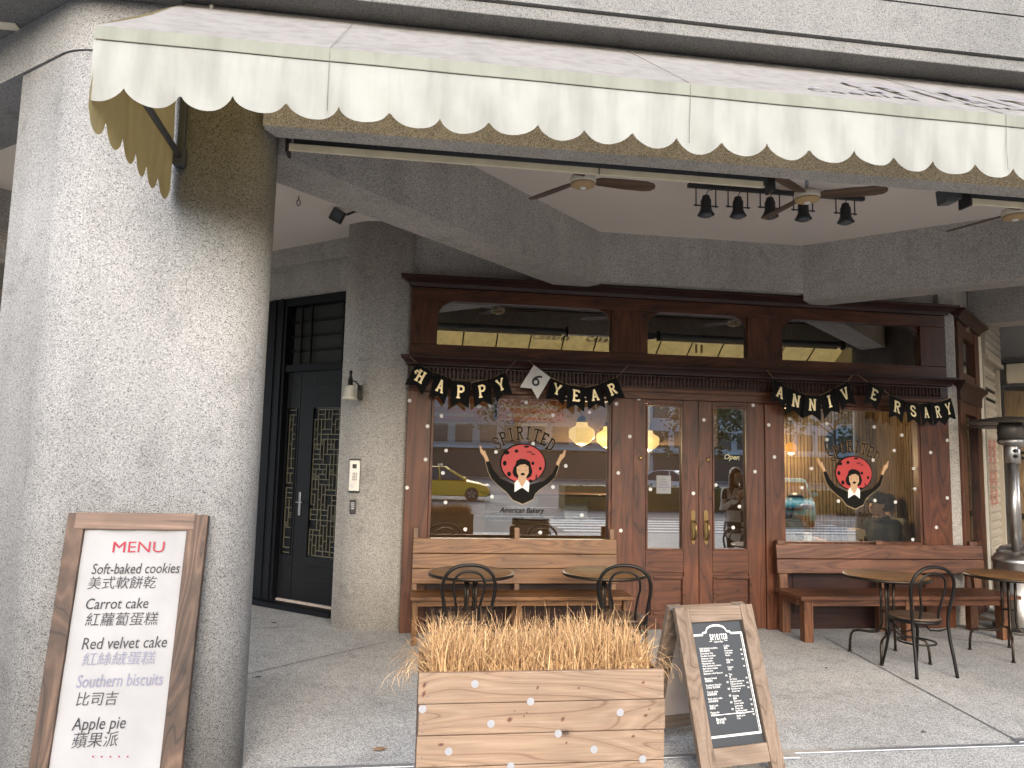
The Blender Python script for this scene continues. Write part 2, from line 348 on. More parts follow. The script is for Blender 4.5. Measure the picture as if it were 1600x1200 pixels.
def text_mesh(body, size, shear=0, bold=0, align='LEFT', sx=1.0, space=1.0):
    """glyph outlines of the built-in font as flat polygons in the xy plane"""
    c = bpy.data.curves.new('lettering', 'FONT'); c.body = body; c.size = size; c.shear = shear; c.offset = bold; c.align_x = align; c.space_character = space; c.resolution_u = 3
    o = bpy.data.objects.new('lettering', c); COL.objects.link(o)
    me = bpy.data.meshes.new_from_object(o.evaluated_get(bpy.context.evaluated_depsgraph_get()))
    vs = [Vector((v.co.x * sx, v.co.y, 0)) for v in me.vertices]; fs = [list(p.vertices) for p in me.polygons]
    bpy.data.objects.remove(o); bpy.data.curves.remove(c); bpy.data.meshes.remove(me)
    return vs, fs
# slab letters as strokes in a unit box (x 0-.7, y 0-1): (polylines, serif bars)
GL = {
 'S': ([[(.60, .74), (.56, .9), (.42, .98), (.24, .98), (.11, .87), (.10, .68), (.24, .56), (.46, .46), (.60, .32), (.58, .13), (.45, .02), (.24, .02), (.11, .12), (.08, .28)]], []),
 'P': ([[(.17, 0), (.17, 1)], [(.17, .96), (.45, .96), (.58, .86), (.58, .62), (.45, .5), (.17, .5)]], [(.02, .34, 0), (.04, .2, .97)]),
 'I': ([[(.33, 0), (.33, 1)]], [(.17, .49, 0.02), (.17, .49, .98)]),
 'R': ([[(.17, 0), (.17, 1)], [(.17, .96), (.45, .96), (.57, .86), (.57, .64), (.45, .53), (.17, .53)], [(.36, .52), (.58, 0)]], [(.02, .3, 0), (.5, .7, 0), (.04, .2, .97)]),
 'T': ([[(.35, 0), (.35, 1)], [(.02, .95), (.68, .95)], [(.04, .96), (.04, .78)], [(.66, .96), (.66, .78)]], [(.2, .5, 0.02)]),
 'E': ([[(.17, 0), (.17, 1)], [(.17, .95), (.6, .95)], [(.17, .5), (.46, .5)], [(.17, .05), (.62, .05)], [(.59, .96), (.59, .8)], [(.61, .04), (.61, .2)]], [(.04, .2, .02), (.04, .2, .98)]),
 'D': ([[(.17, 0), (.17, 1)], [(.17, .95), (.4, .95), (.58, .8), (.62, .5), (.58, .2), (.4, .05), (.17, .05)]], [(.04, .2, .02), (.04, .2, .98)]),
 'H': ([[(.16, 0), (.16, 1)], [(.54, 0), (.54, 1)], [(.16, .5), (.54, .5)], [(.1, .75), (-.12, .8), (-.2, .62), (-.06, .5)]], [(.02, .3, .02), (.02, .3, .98), (.4, .68, .02), (.4, .68, .98)]),
 'A': ([[(.1, 0), (.35, 1)], [(.35, 1), (.6, 0)], [(.19, .33), (.51, .33)]], [(-.02, .24, .02), (.46, .72, .02)]),
 'Y': ([[(.06, 1), (.35, .45)], [(.64, 1), (.35, .45)], [(.35, .45), (.35, 0)]], [(-.04, .2, .98), (.5, .74, .98), (.2, .5, .02)]),
 'N': ([[(.13, 0), (.13, 1)], [(.13, 1), (.57, 0)], [(.57, 0), (.57, 1)]], [(.0, .26, .02), (.44, .7, .98), (0, .2, .98)]),
 'V': ([[(.08, 1), (.35, 0)], [(.35, 0), (.62, 1)]], [(-.05, .24, .98), (.46, .74, .98)]),
 '6': ([[(.58, .98), (.34, .82), (.16, .55), (.11, .3), (.2, .08), (.36, .02), (.53, .1), (.6, .28), (.52, .48), (.36, .55), (.2, .46), (.12, .3)]], []),
}
def strokes(mb, ch, fn, w=.15, serif=.11, lift=.0003):
    """draw a slab letter: fn maps unit-box (u, v, height) to 3-D"""
    pl, sf = GL[ch]; k = 0
    for line in pl:
        n = len(line); L = []; Rr = []
        for i, p in enumerate(line):
            a = line[max(0, i - 1)]; b = line[min(n - 1, i + 1)]; dx, dy = b[0] - a[0], b[1] - a[1]; q = math.hypot(dx, dy); nx, ny = -dy / q * w / 2, dx / q * w / 2
            L.append(fn(p[0] + nx, p[1] + ny, k * lift)); Rr.append(fn(p[0] - nx, p[1] - ny, k * lift))
        mb.add(L + Rr, [[i, i + 1, n + i + 1, n + i] for i in range(n - 1)]); k += 1
    for x0, x1, y in sf:
        h = serif / 2; mb.poly([fn(x0, y - h, k * lift), fn(x1, y - h, k * lift), fn(x1, y + h, k * lift), fn(x0, y + h, k * lift)]); k += 1

# ------------------------------------------------------------------ ground
g = MB()
g.add([(-60, -2.4, 0), (60, -2.4, 0), (60, 40, 0), (-60, 40, 0)], [(0, 1, 2, 3)])
g.m = 1
def joint(a, b, wd=.012):
    a, b = Vector((*a, 0)), Vector((*b, 0)); d = (b - a).normalized(); n = Vector((-d.y, d.x, 0)) * wd / 2
    g.poly([p + Vector((0, 0, .004)) for p in (a - n, b - n, b + n, a + n)])
joint((4.15, 6.95), (3.83, 4.3)); joint((-1.16, 5.98), (-.12, 6.95)); joint((-2.6, 7.3), (-1.0, 7.62)); joint((3.83, 4.15), (3.83, -2.3)); joint((-.78, 4.12), (-.78, -2.3))
joint((-3.5, 3.1), (9, 3.1)); joint((5.2, 7.0), (9.2, 4.2))
pav = g.build('pavement', ['floor', 'joint']); tag(pav, 'washed pebble pavement floor under the arcade', 'pavement', kind='structure')
r = MB(); r.add([(-90, -70, -.14), (90, -70, -.14), (90, -2.4, -.14), (-90, -2.4, -.14)], [(0, 1, 2, 3)])
r.m = 1
for k in range(7):
    y = -2.7 - k * .85; r.poly([(4.2, y, -.136), (13.5, y, -.136), (13.5, y - .42, -.136), (4.2, y - .42, -.136)])
for x in (-20, -14, -8, -2, 4, 10, 16, 22): r.poly([(x, -14, -.136), (x + 3, -14, -.136), (x + 3, -14.15, -.136), (x, -14.15, -.136)])
r.poly([(-60, -9.2, -.136), (60, -9.2, -.136), (60, -9.35, -.136), (-60, -9.35, -.136)])
road = r.build('road', ['asphalt', 'roadwhite']); tag(road, 'grey asphalt road with white zebra crossing stripes', 'road', kind='structure')
k = MB().box((-60, -2.55, -.139), (60, -2.4, -.004)); kb = k.build('kerb', 'floor', bevel=.02); tag(kb, 'pale stone kerb between pavement and road', 'kerb', kind='structure')

t = empty('floor_channel', (2.2, 4.21, 0)); tag(t, 'long grey metal channel sunk across the pebble floor at the arcade entrance', 'channel')
MB().box((-2.95, -.02, .001), (4.6, .02, .012)).build('rail', 'dullsteel', t, bevel=.004)
MB().box((-.07, -.09, .001), (.10, -.03, .016)).build('end_plate', 'dullsteel', t, bevel=.004)
MB().box((1.60, .02, .001), (1.72, .08, .016)).build('end_plate', 'dullsteel', t, bevel=.004)

# ------------------------------------------------------------------ the arcade building
B = empty('arcade_building'); tag(B, 'grey washed granite arcade building with deep beams and a rounded pillar', 'building')
D2 = Vector((-.770, .637, 0)); N2 = Vector((.637, .770, 0))      # left street: along the wall, into the wall
DR = Vector((.755, .656, 0)); NR = Vector((-.656, .755, 0))      # right street
def frame(o, ex, ey): o = Vector(o); return Matrix(((ex.x, ey.x, 0, o.x), (ex.y, ey.y, 0, o.y), (0, 0, 1, o.z), (0, 0, 0, 1)))
LW = frame((-.66, 8.117, 0), D2, N2); RW = frame((6.08, 7.42, 0), DR, NR)
pil = round_poly([(-1.84, 4.05), (-.715, 4.05), (-1.03, 4.95), (-1.75, 5.2), (-2.285, 4.425)], [.34, .21, .15, .15, .03], 12)
MB().prism(pil, 0, 3.805, True).build('pillar', 'pillar', B)
pr = round_poly([(6.72, 4.05), (7.78, 4.05), (8.23, 4.43), (7.7, 5.2), (7.02, 4.95)], [.24, .06, .03, .15, .15], 10)
MB().prism(pr, 0, 3.805, True).build('pillar', 'pillar', B)
MB().box((-.85, 4.06, 3.475), (6.85, 4.21, 3.80)).build('lintel', 'granite', B)
L1 = frame((-1.86, 4.05, 0), D2, N2)
lp = lambda u, v: tuple((L1 @ Vector((u, v, 0)))[:2])
MB().prism(round_poly([(-1.848, 4.046), (7.74, 4.046), (7.74, 4.40), (-1.5, 4.40), lp(12, .40), lp(12, -.006)], [.34, 0, 0, 0, 0, 0], 12), 3.813, 4.105).build('fascia', 'pillar', B)
# the upper storey runs straight on and overhangs both fronts: soffit, lip, sloped stripe, wall courses
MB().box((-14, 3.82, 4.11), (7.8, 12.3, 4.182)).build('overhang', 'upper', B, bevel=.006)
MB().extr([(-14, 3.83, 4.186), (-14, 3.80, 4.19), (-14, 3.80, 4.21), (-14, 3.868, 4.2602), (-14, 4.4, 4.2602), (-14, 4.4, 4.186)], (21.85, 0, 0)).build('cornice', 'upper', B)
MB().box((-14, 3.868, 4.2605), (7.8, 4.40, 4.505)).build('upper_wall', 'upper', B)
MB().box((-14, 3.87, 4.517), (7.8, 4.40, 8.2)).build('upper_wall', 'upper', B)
# left street: beams of the next bay
MB(L1).box((3.5, .41, 3.5), (3.9, 3.8, 4.18)).build('beam', 'granite', B)
MB(L1).box((6.6, .41, 3.5), (7.0, 3.8, 4.18)).build('beam', 'granite', B)
MB(L1).box((4.3, -.05, 0), (5.2, .8, 3.805)).build('pillar', 'pillar', B, bevel=.08)
MB(L1).box((-.6, .405, 4.06), (12, 3.95, 4.10)).build('ceiling', 'ceiling', B)
up = [(-1.80, 4.41), (7.74, 4.41), (16.8, 12.28), (12, 26), (-6, 26), (-13.9, 12.0), (-13.9, 4.41)]
MB().prism(up, 4.262, 8.2).build('upper_storey', 'plaster', B)
# ring of beams round the shop bay
MB().prism([(1.87, 7.10), (-1.0, 4.215), (-1.29, 4.49), (1.60, 7.39)], 3.45, 4.18).build('beam', 'granite', B)
MB().prism([(4.08, 7.10), (7.05, 4.215), (7.31, 4.47), (4.34, 7.36)], 3.41, 4.18).build('beam', 'granite', B)
MB().box((1.865, 7.10, 3.485), (4.085, 7.38, 4.02)).build('beam', 'granite', B)
MB().prism([(-.95, 4.22), (7.0, 4.22), (4.07, 7.2), (1.88, 7.2)], 4.0, 4.06).build('ceiling', 'ceiling', B)
MB().box((.0, 7.46, 3.40), (6.12, 7.75, 4.185)).build('wall', 'granite', B)
# rounded corner column between the door and the shopfront
cc = round_poly([(-.668, 7.60), (-.50, 7.44), (.02, 7.375), (.02, 7.95), (-.62, 8.20)], [.01, .35, .05, .02, .02], 10)
MB().prism(cc, 0, 4.185, True).build('corner_column', 'granite', B)
MB(LW).box((-.05, 0, 3.475), (9, .25, 4.185)).build('wall', 'granite', B)
MB(LW).box((-.05, -.09, 3.845), (9, -.002, 4.185)).build('beam', 'granite', B)
MB(LW).box((1.36, 0, 0), (9, .25, 3.474)).build('wall', 'granite', B)
# right of the shopfront: pilaster, then the side wall going back
MB().box((5.876, 7.40, 0), (6.075, 7.75, 4.185)).build('pilaster', 'granite', B, bevel=.015)
MB(RW).box((.0, .06, 3.62), (9, .3, 4.185)).build('wall', 'granite', B)
MB(RW).box((1.36, -.03, 0), (1.57, .3, 3.60)).build('wall', 'cream', B)
MB(RW).box((2.87, -.03, 0), (3.04, .3, 3.60)).build('wall', 'plaster', B)
MB(RW).box((1.25, -6, 3.50), (1.62, .05, 4.04)).build('beam', 'granite', B)
MB(RW).box((3.05, -7, 0), (3.3, .3, 4.185)).build('wall', 'plaster', B)
MB().prism([(4.40, 7.42), (6.93, 4.50), (8.2, 4.3), (12, 8), (11, 12), (6.1, 7.7)], 4.05, 4.10).build('ceiling', 'ceiling', B)
# shop room behind the glass
MB().box((-.3, 7.6, -.1), (6.6, 13.2, .015)).build('shop_floor', 'inwall', B)
MB().box((-.3, 7.8, 3.30), (6.6, 13.2, 3.38)).build('shop_ceiling', 'inwall', B)
MB().box((-.3, 13.0, 0), (6.6, 13.2, 3.38)).build('shop_wall', 'inwall', B)
MB().box((-.3, 8.21, 0), (-.1, 13.0, 3.38)).build('shop_wall', 'inwall', B)
MB().box((6.3, 8.3, 0), (6.5, 13.0, 3.38)).build('shop_wall', 'inwall', B)
sw = MB()
for i in range(30): sw.box((4.80 + i * .05, 9.165, .02), (4.832 + i * .05, 9.2, 3.28))
sw.box((4.78, 9.2, .016), (6.28, 9.26, 3.29)); [sw.box((6.268, 8.31 + i * .05, .02), (6.299, 8.342 + i * .05, 3.28)) for i in range(17)]; sw.build('slatted_partition', 'slat', B)
q = onZ(16, 44, 4.10); tag(MB().box((q.x - .07, q.y - .05, 4.102), (q.x + .05, q.y + .03, 4.109)).build('soffit_lamp', 'cream', None, bevel=.004), 'small square white lamp panel on the grey overhanging soffit beside the pillar', 'lamp')

# ------------------------------------------------------------------ shopfront
Yf = 7.30
SF = empty('shopfront', (0, Yf, 0)); tag(SF, 'dark red brown timber shopfront with two big windows and double doors', 'shopfront')
def sb(*bs): 
    m = MB()
    for a, b in bs: m.box(a, b)
    return m
# upright posts, stall risers, rails (local y: 0 is the front face, positive goes in)
for x0, x1 in ((0, .235), (2.075, 2.305), (3.735, 3.925), (5.53, 5.872)):
    sb(((x0, 0, 0), (x1, .13, 2.325))).build('post', 'front_z', SF, bevel=.005)
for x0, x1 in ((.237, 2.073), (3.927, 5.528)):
    sb(((x0, .02, 0), (x1, .12, .86))).build('stall_riser', 'cornice', SF, bevel=.004)  # dark cornice wood puts the shade under the bench into riser and panel
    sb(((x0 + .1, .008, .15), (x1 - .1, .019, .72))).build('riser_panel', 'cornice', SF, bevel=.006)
    sb(((x0, .01, .862), (x0 + .028, .09, 2.32)), ((x1 - .028, .01, .862), (x1, .09, 2.32)), ((x0 + .029, .01, .862), (x1 - .029, .09, .89)), ((x0 + .029, .01, 2.285), (x1 - .029, .09, 2.32))).build('window_bead', 'front_z', SF, bevel=.004)
    sb(((x0 + .02, .06, .88), (x1 - .02, .066, 2.30))).build('window_pane', 'glass', SF)
sb(((0, -.012, 2.327), (5.872, .13, 2.445))).build('head_rail', 'front_x', SF, bevel=.006)
sb(((-.01, -.03, 2.395), (5.882, -.013, 2.443))).build('head_moulding', 'front_x', SF, bevel=.008)
fz = MB(); fz.box((.0, -.004, 2.447), (5.872, .13, 2.575))
for i in range(140):
    x = .10 + i * .0408
    if x < 5.8: fz.tube([(x, -.006, 2.462), (x, -.006, 2.560)], .012, 6)
fz.build('fluted_frieze', 'cornice', SF)
def moulding(x0, x1, prof, name, m, parent, yb=.02):
    """horizontal moulding with mitred returns: prof = (projection, z) from bottom to top"""
    mb = MB(); k = len(prof); vs = []
    for p, z in prof: vs += [(x0 - p, yb, z), (x0 - p, -p, z), (x1 + p, -p, z), (x1 + p, yb, z)]
    fs = []
    for i in range(k - 1):
        for j in range(3): fs.append((i * 4 + j, i * 4 + j + 1, (i + 1) * 4 + j + 1, (i + 1) * 4 + j))
        fs.append((i * 4 + 3, i * 4, (i + 1) * 4, (i + 1) * 4 + 3))
    fs += [(0, 1, 2, 3), tuple((k - 1) * 4 + j for j in range(4))]
    mb.add(vs, fs); return mb.build(name, m, parent)
moulding(0, 5.872, [(.006, 2.578), (.03, 2.585), (.034, 2.60), (.05, 2.625), (.075, 2.648), (.08, 2.655), (.08, 2.675)], 'middle_cornice', 'cornice', SF)
sb(((0, .0, 2.677), (5.872, .13, 2.80))).build('transom_rail', 'front_x', SF, bevel=.004)
sb(((0, .0, 3.245), (5.872, .13, 3.372))).build('transom_rail', 'front_x', SF, bevel=.004)
for x0, x1 in ((0, .265), (2.065, 2.45), (3.555, 3.945), (5.565, 5.872)):
    sb(((x0, .0, 2.802), (x1, .13, 3.243))).build('transom_post', 'front_z', SF, bevel=.004)
for x0, x1 in ((.267, 2.063), (2.452, 3.553), (3.947, 5.563)):
    m = MB(); r_ = .16
    for (cx, sx) in ((x0 + .002, 1), (x1 - .002, -1)):   # rounded upper corners of the opening
        pts = [(cx, .03, 3.242)] + [(cx + sx * r_ * (1 - math.cos(a)) if True else 0, .03, 3.242 - r_ + r_ * math.sin(a)) for a in [PI / 2 * j / 8 for j in range(9)]][::1]
        pts = [(cx, .03, 3.242), (cx, .03, 3.242 - r_)] + [(cx + sx * (r_ - r_ * math.cos(a)), .03, 3.242 - r_ + r_ * math.sin(a)) for a in [PI / 2 * j / 8 for j in range(1, 9)]]
        m.extr(pts, (0, .02, 0))
    m.build('spandrel', 'front_x', SF)
    MB().extr([(x0, .058, 2.803), (x1, .058, 2.803), (x1, .0535, 3.242), (x0, .0535, 3.242)], (0, .006, 0)).build('transom_pane', 'darkglass', SF)
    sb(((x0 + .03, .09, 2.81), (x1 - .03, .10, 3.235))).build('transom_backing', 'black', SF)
moulding(0, 5.872, [(.0, 3.374), (.02, 3.376), (.03, 3.39), (.035, 3.41), (.075, 3.44), (.105, 3.455), (.11, 3.46), (.11, 3.478)], 'top_cornice', 'cornice', SF)
mb = MB(); vs, fs = text_mesh('11', .12, bold=.004, align='CENTER')
mb.add([(3.03 + v.x, .0525, 2.845 + v.y) for v in vs], fs); mb.build('house_number', 'brass', SF)
# doors
for x0, x1, gx0, gx1, px0, px1, hx, grp in ((2.308, 3.006, 2.455, 2.832, 2.49, 2.857, 2.945, 0), (3.012, 3.732, 3.17, 3.535, 3.155, 3.577, 3.083, 1)):
    d = sb(((x0, .02, .012), (gx0 - .014, .075, 2.44)), ((gx1 + .014, .02, .012), (x1, .075, 2.44))).build('door', 'front_z', SF, bevel=.004)
    for za, zb, ya, yb in ((.57, .79, .021, .074), (.012, .15, .021, .074), (2.28, 2.44, .021, .074)): sb(((gx0 - .013, ya, za), (gx1 + .013, yb, zb))).build('door_rail', 'front_x', d, bevel=.003)
    sb(((gx0 - .013, .04, .151), (gx1 + .013, .07, .569))).build('door_panel', 'front_x', d)
    z0, z1 = .15, .535
    sb(((px0, .006, z0), (px0 + .03, .0195, z1)), ((px1 - .03, .006, z0), (px1, .0195, z1)), ((px0 + .031, .006, z0), (px1 - .031, .0195, z0 + .03)), ((px0 + .031, .006, z1 - .03), (px1 - .031, .0195, z1))).build('panel_moulding', 'front_x', d, bevel=.008)
    sb(((gx0 - .012, .012, .792), (gx0 + .006, .05, 2.278)), ((gx1 - .006, .012, .792), (gx1 + .012, .05, 2.278)), ((gx0 + .007, .012, .792), (gx1 - .007, .05, .81)), ((gx0 + .007, .012, 2.26), (gx1 - .007, .05, 2.278))).build('glazing_bead', 'front_z', d, bevel=.003)
    sb(((gx0 - .005, .055, .80), (gx1 + .005, .061, 2.27))).build('door_glass', 'glass', d)
    pl = []
    for i in range(25):
        a = i / 24 * PI; pl.append((hx + .024 * math.cos(a), .012, 1.165 + .035 * math.sin(a)))
    for i in range(13):
        a = PI + i / 12 * PI; pl.append((hx + .02 * math.cos(a), .012, .885 + .035 * math.sin(a)))
    hd = MB().extr(pl, (0, .008, 0)).build('handle', 'brass', d, bevel=.002)
    MB().tube([(hx, .01, 1.09), (hx, -.03, 1.09), (hx, -.055, 1.06), (hx, -.06, 1.0), (hx, -.05, .94), (hx, -.02, .905), (hx, .01, .90)], [.009, .011, .013, .014, .013, .010, .008], 10).build('pull', 'brass', d)
    MB().ball((hx, -.052, 1.03), (.011, .012, .032), 10, 8).build('bright_grip', 'brassbright', d)
    MB().lathe([(.02, 0), (.02, .01), (.012, .014)], 14, (gx0 + (.5 if not grp else -.04) * 0 + (-.07 if not grp else -.06), .02, 1.72), Matrix.Rotation(PI / 2, 3, 'X')).build('lock', 'brass', d)
# notice and open sign on the door glass
yg = .050
n = sb(((2.565, yg, 1.36), (2.72, yg + .003, 1.545))).build('notice', 'paper', SF)
vs, fs = text_mesh('Notice', .03, shear=.2, align='CENTER'); mb = MB()
for i, q in enumerate((.06, .085, .11, .145, .045)): mb.poly([(2.643 - q / 2, yg - .002, 1.50 - i * .026), (2.643 + q / 2, yg - .002, 1.50 - i * .026), (2.643 + q / 2 - .01, yg - .002, 1.508 - i * .026), (2.643 - q / 2 + .01, yg - .002, 1.508 - i * .026)])
mb.build('notice_print', 'greyink', n)
os_ = sb(((3.31, yg + .012, 1.71), (3.475, yg + .015, 1.80))).build('open_sign', 'darkglass', SF)
vs, fs = text_mesh('Open', .075, shear=.3, bold=.0015, align='CENTER')
MB().add([(3.385 + v.x, yg + .009, 1.728 + v.y) for v in vs], fs).build('open_lettering', 'gold', os_)

# ---- emblems on the two windows (drawn in units of the photo's zoom, scaled to metres)
def emblem(cx, cz, s, arc_mat, nm_mat, base):
    y0 = .056
    e = None
    def P(p, l): return (cx + (p[0] - 785) * s, y0 - l * .0012, cz - (p[1] - 520) * s)
    def ell(x, y, rx, ry, n=28): return [(x + rx * math.cos(2 * PI * i / n), y + ry * math.sin(2 * PI * i / n)) for i in range(n)]
    disc = MB().poly([P(q, 1) for q in ell(785, 520, 178, 152, 40)]).build('window_emblem', 'dark_print', SF)
    m = MB().poly([P(q, 2) for q in ell(787, 521, 168, 143, 40)]); m.m = 1
    for i, (x, y, rx, ry) in enumerate(((733, 428, 15, 13), (645, 522, 15, 19), (680, 603, 16, 19), (862, 518, 13, 13), (920, 556, 11, 14), (848, 652, 13, 12), (655, 440, 24, 16), (810, 392, 22, 8), (835, 432, 26, 4), (862, 448, 20, 4), (890, 620, 5, 22))):
        m.poly([P(q, 3) for q in ell(x, y, rx, ry, 12)])
    m.build('cookie', ['red', 'dark_print'], disc)
    body = [(498, 515), (525, 508), (560, 575), (615, 638), (722, 682), (840, 682), (950, 650), (1015, 592), (1045, 525), (1066, 537), (1037, 620), (988, 668), (922, 712), (885, 747), (868, 790), (790, 826), (712, 796), (667, 742), (600, 690), (546, 640), (520, 590)]
    m = MB(); big = [(785 + (x - 785) * 1.018 + 0, 640 + (y - 640) * 1.05) for x, y in body]
    m.poly([P(q, 4) for q in big]); m.build('figure_outline', 'tan_print', disc)
    MB().poly([P(q, 5) for q in body]).build('figure_dress', 'dark_print', disc)
    m = MB()
    hl = [(500, 512), (484, 478), (456, 446), (446, 396), (456, 392), (468, 418), (478, 432), (490, 428), (500, 455), (512, 478), (524, 506)]
    m.poly([P(q, 5.5) for q in hl]); m.poly([P((785 + (785 - x) * .985, y + 14), 5.5) for x, y in hl])
    m.build('hands', 'skin_print', disc)
    MB().poly([P(q, 6) for q in ((735, 502), (765, 485), (805, 488), (838, 505), (850, 545), (860, 580), (850, 615), (825, 632), (745, 632), (718, 618), (705, 590), (713, 555), (728, 530))]).build('figure_hair', 'dark_print', disc)
    m = MB(); m.poly([P(q, 7) for q in ((737, 548), (762, 532), (800, 526), (828, 542), (831, 590), (812, 624), (783, 636), (755, 621), (739, 590))]); m.poly([P(q, 6.6) for q in ((752, 615), (812, 615), (815, 660), (780, 712), (748, 660))]); m.build('figure_face', 'skin_print', disc)
    m = MB(); m.poly([P(q, 8) for q in ell(785, 602, 17, 10, 12)])
    for x in (757, 810): m.poly([P(q, 8) for q in ((x - 14, 564), (x, 571), (x + 14, 564), (x, 575))]); m.poly([P(q, 8) for q in ((x - 16, 546), (x, 539), (x + 14, 546), (x, 543))])
    m.build('figure_features', 'dark_print', disc)
    m = MB(); m.poly([P(q, 8) for q in ((724, 668), (745, 645), (782, 702), (724, 738))]); m.poly([P(q, 8) for q in ((838, 665), (815, 643), (783, 702), (833, 738))]); m.build('figure_collar', 'white', disc)
    for (mt, off, wd) in ((nm_mat, 0, .145), ('tan_print', 1, .20)):
        m = MB()
        for i, ch in enumerate('SPIRITED'):
            a = math.radians(-48 + i * 96 / 7 * 1.0); R_ = 262
            bx, by = 790 + R_ * math.sin(a) * .96, 575 - R_ * math.cos(a) * .92
            ca, sa = math.cos(a * .62), math.sin(a * .62); H_, W_ = 96, 82
            def fn(u, v, h, bx=bx, by=by, ca=ca, sa=sa):
                uu, vv = (u - .35) * W_, v * H_; q = P((bx + uu * ca + vv * sa, by + uu * sa - vv * ca), 2 - off); return (q[0], q[1] - h * .5, q[2])
            strokes(m, ch, fn, wd * .95, .09, lift=.0002)
        m.build('arched_lettering', mt, disc)
    vs, fs = text_mesh('American Bakery', 56 * s, shear=.32, bold=.0012, align='CENTER', sx=.86)
    MB().add([(cx - 2 * s + v.x, y0 - .0015, cz - 373 * s + v.y) for v in vs], fs).build('slanted_lettering', nm_mat, disc)
_p = onY(817, 724, 7.356); emblem(_p.x, _p.z, .001315, 'dark_print', 'dark_print', 0)
_p = onY(1333.7, 739.3, 7.356); emblem(_p.x, _p.z, .00123, 'brown_print', 'brown_print', 1)
# ---- round white stickers scattered over glass and timber
DOTS = [(640, 626), (668, 666), (690, 650), (665, 718), (697, 704), (749, 635), (766, 634), (775, 706), (636, 762), (692, 739), (696, 785), (727, 827), (769, 776), (822, 629), (864, 649), (921, 644), (963, 631), (984, 682), (833, 693), (999, 623), (1178, 633), (1101, 656), (884, 728), (864, 761), (909, 805), (844, 832), (966, 739), (970, 829), (1084.5, 771), (1122, 758), (1181, 737), (1149, 825), (1201, 664), (1210, 714), (1159, 792), (1019, 765), (1234, 654), (1268, 652), (1292, 662), (1292, 687), (1366, 667), (1409, 680), (1397, 704), (1454, 707), (1480, 688), (1253, 762), (1268, 732), (1310, 783), (1367, 782), (1399, 784.5), (1429.5, 764), (1427.5, 732), (1480, 778), (1463, 824), (1426, 843), (1364, 719)]
for x, y in DOTS:
    p = onY(x, y, 7.30); yy = -.0012
    if .265 < p.x < 2.04 or 3.95 < p.x < 5.5: p = onY(x, y, 7.355); yy = .053
    elif 2.305 < p.x < 3.735: yy = .0185 if not (2.455 < p.x < 2.83 or 3.17 < p.x < 3.535) else .052
    MB().lathe([(0, 0), (.0185, .0), (.0185, .0012), (0, .0014)], 18, (p.x, yy, p.z), Matrix.Rotation(PI / 2, 3, 'X'), False).build('dot_sticker', 'dot', SF)

# ------------------------------------------------------------------ bunting
def bunting(label, flags, word, tips, white=None):
    A = onY(*tips[0], 7.19); t = empty('bunting', A); tag(t, label, 'bunting', 'letter garlands on the shopfront')
    t.rotation_euler = (0, 0, 0)
    pts = [Vector((0, 0, 0))]
    for i, (tl, tr, bl, br) in enumerate(flags):
        Y = 7.165 + (.01 if i % 2 else -.008)
        q = [onY(*c, Y) - A for c in (tl, tr, bl, br)]
        ax = (q[1] - q[0]) * .04; q[0] -= ax; q[1] += ax
        tw = Vector((0, (rnd.random() - .5) * .03, 0)); q[2] += Vector((0, -.02, 0)) + tw; q[3] += Vector((0, -.02, 0)) - tw
        fl = lambda u, v, h, q=q: (q[2] * (1 - u) + q[3] * u) * (1 - v) + (q[0] * (1 - u) + q[1] * u) * v + Vector((0, -h - .0012, 0))
        mb = MB(); cols = [0, .25, .5, .75, 1]; low = [-.02, .09, .2, .09, -.02]
        for k in range(4):
            u0, u1 = cols[k], cols[k + 1]
            mb.add([fl(u0, low[k], -.001), fl(u1, low[k + 1], -.001), fl(u1, .55, .006), fl(u0, .55, .006), fl(u1, 1, -.001), fl(u0, 1, -.001)], [(0, 1, 2, 3), (3, 2, 4, 5)])
        fo = mb.build('flag', 'dot' if i == white else 'flag', t, solid=.0012)
        if i == white: fo['label'] = 'white flag with a black figure six'
        L = MB(); strokes(L, word[i], lambda u, v, h: fl(.5 + (u - .35) * .62, .36 + v * .46, .010 + h), .17, .13); L.build('letter', 'ink' if i == white else 'gold', fo)
        pts += [q[0] + Vector((0, .004, 0)), q[1] + Vector((0, .004, 0))]
    pts.append(onY(*tips[1], 7.19) - A)
    cl = [pts[0]]
    for p in pts[1:]:
        if (p - cl[-1]).length > .02: cl.append(p)
    MB().tube(cl, .0022, 5).build('string', 'kraft', t)
bunting('black flag garland spelling HAPPY, hung above the left window', [((652, 567), (677, 582), (633, 601), (660, 617)), ((680, 582), (705, 592), (670, 621), (694, 632)), ((706, 594), (735, 597), (704, 635), (732, 638)), ((738, 598), (765, 592), (741, 636), (769, 633)), ((766, 592), (789, 582), (776, 628), (800, 616))], 'HAPPY', ((640, 557), (806, 563)))
bunting('flag garland reading 6 YEAR, its first flag white', [((835, 571), (859, 589), (812, 605), (840, 623)), ((861, 590), (885, 600), (852, 623), (880, 633)), ((887, 601), (914, 605), (885, 638), (912, 643)), ((915, 605), (938, 600), (918, 640), (946, 637)), ((939, 599), (962, 590), (951, 634), (976, 622))], '6YEAR', ((826, 563), (983, 570)), 0)
bunting('black flag garland spelling ANNIV above the right window', [((1210, 592), (1232, 606), (1201, 628), (1225, 639)), ((1233, 606), (1257, 616), (1224, 646), (1253, 653)), ((1258, 617), (1280, 618), (1252, 653), (1281, 657)), ((1281, 617), (1304, 607), (1287, 654), (1310, 645)), ((1305, 606), (1324, 596), (1313, 642), (1337, 632))], 'ANNIV', ((1198, 578), (1333, 585)))
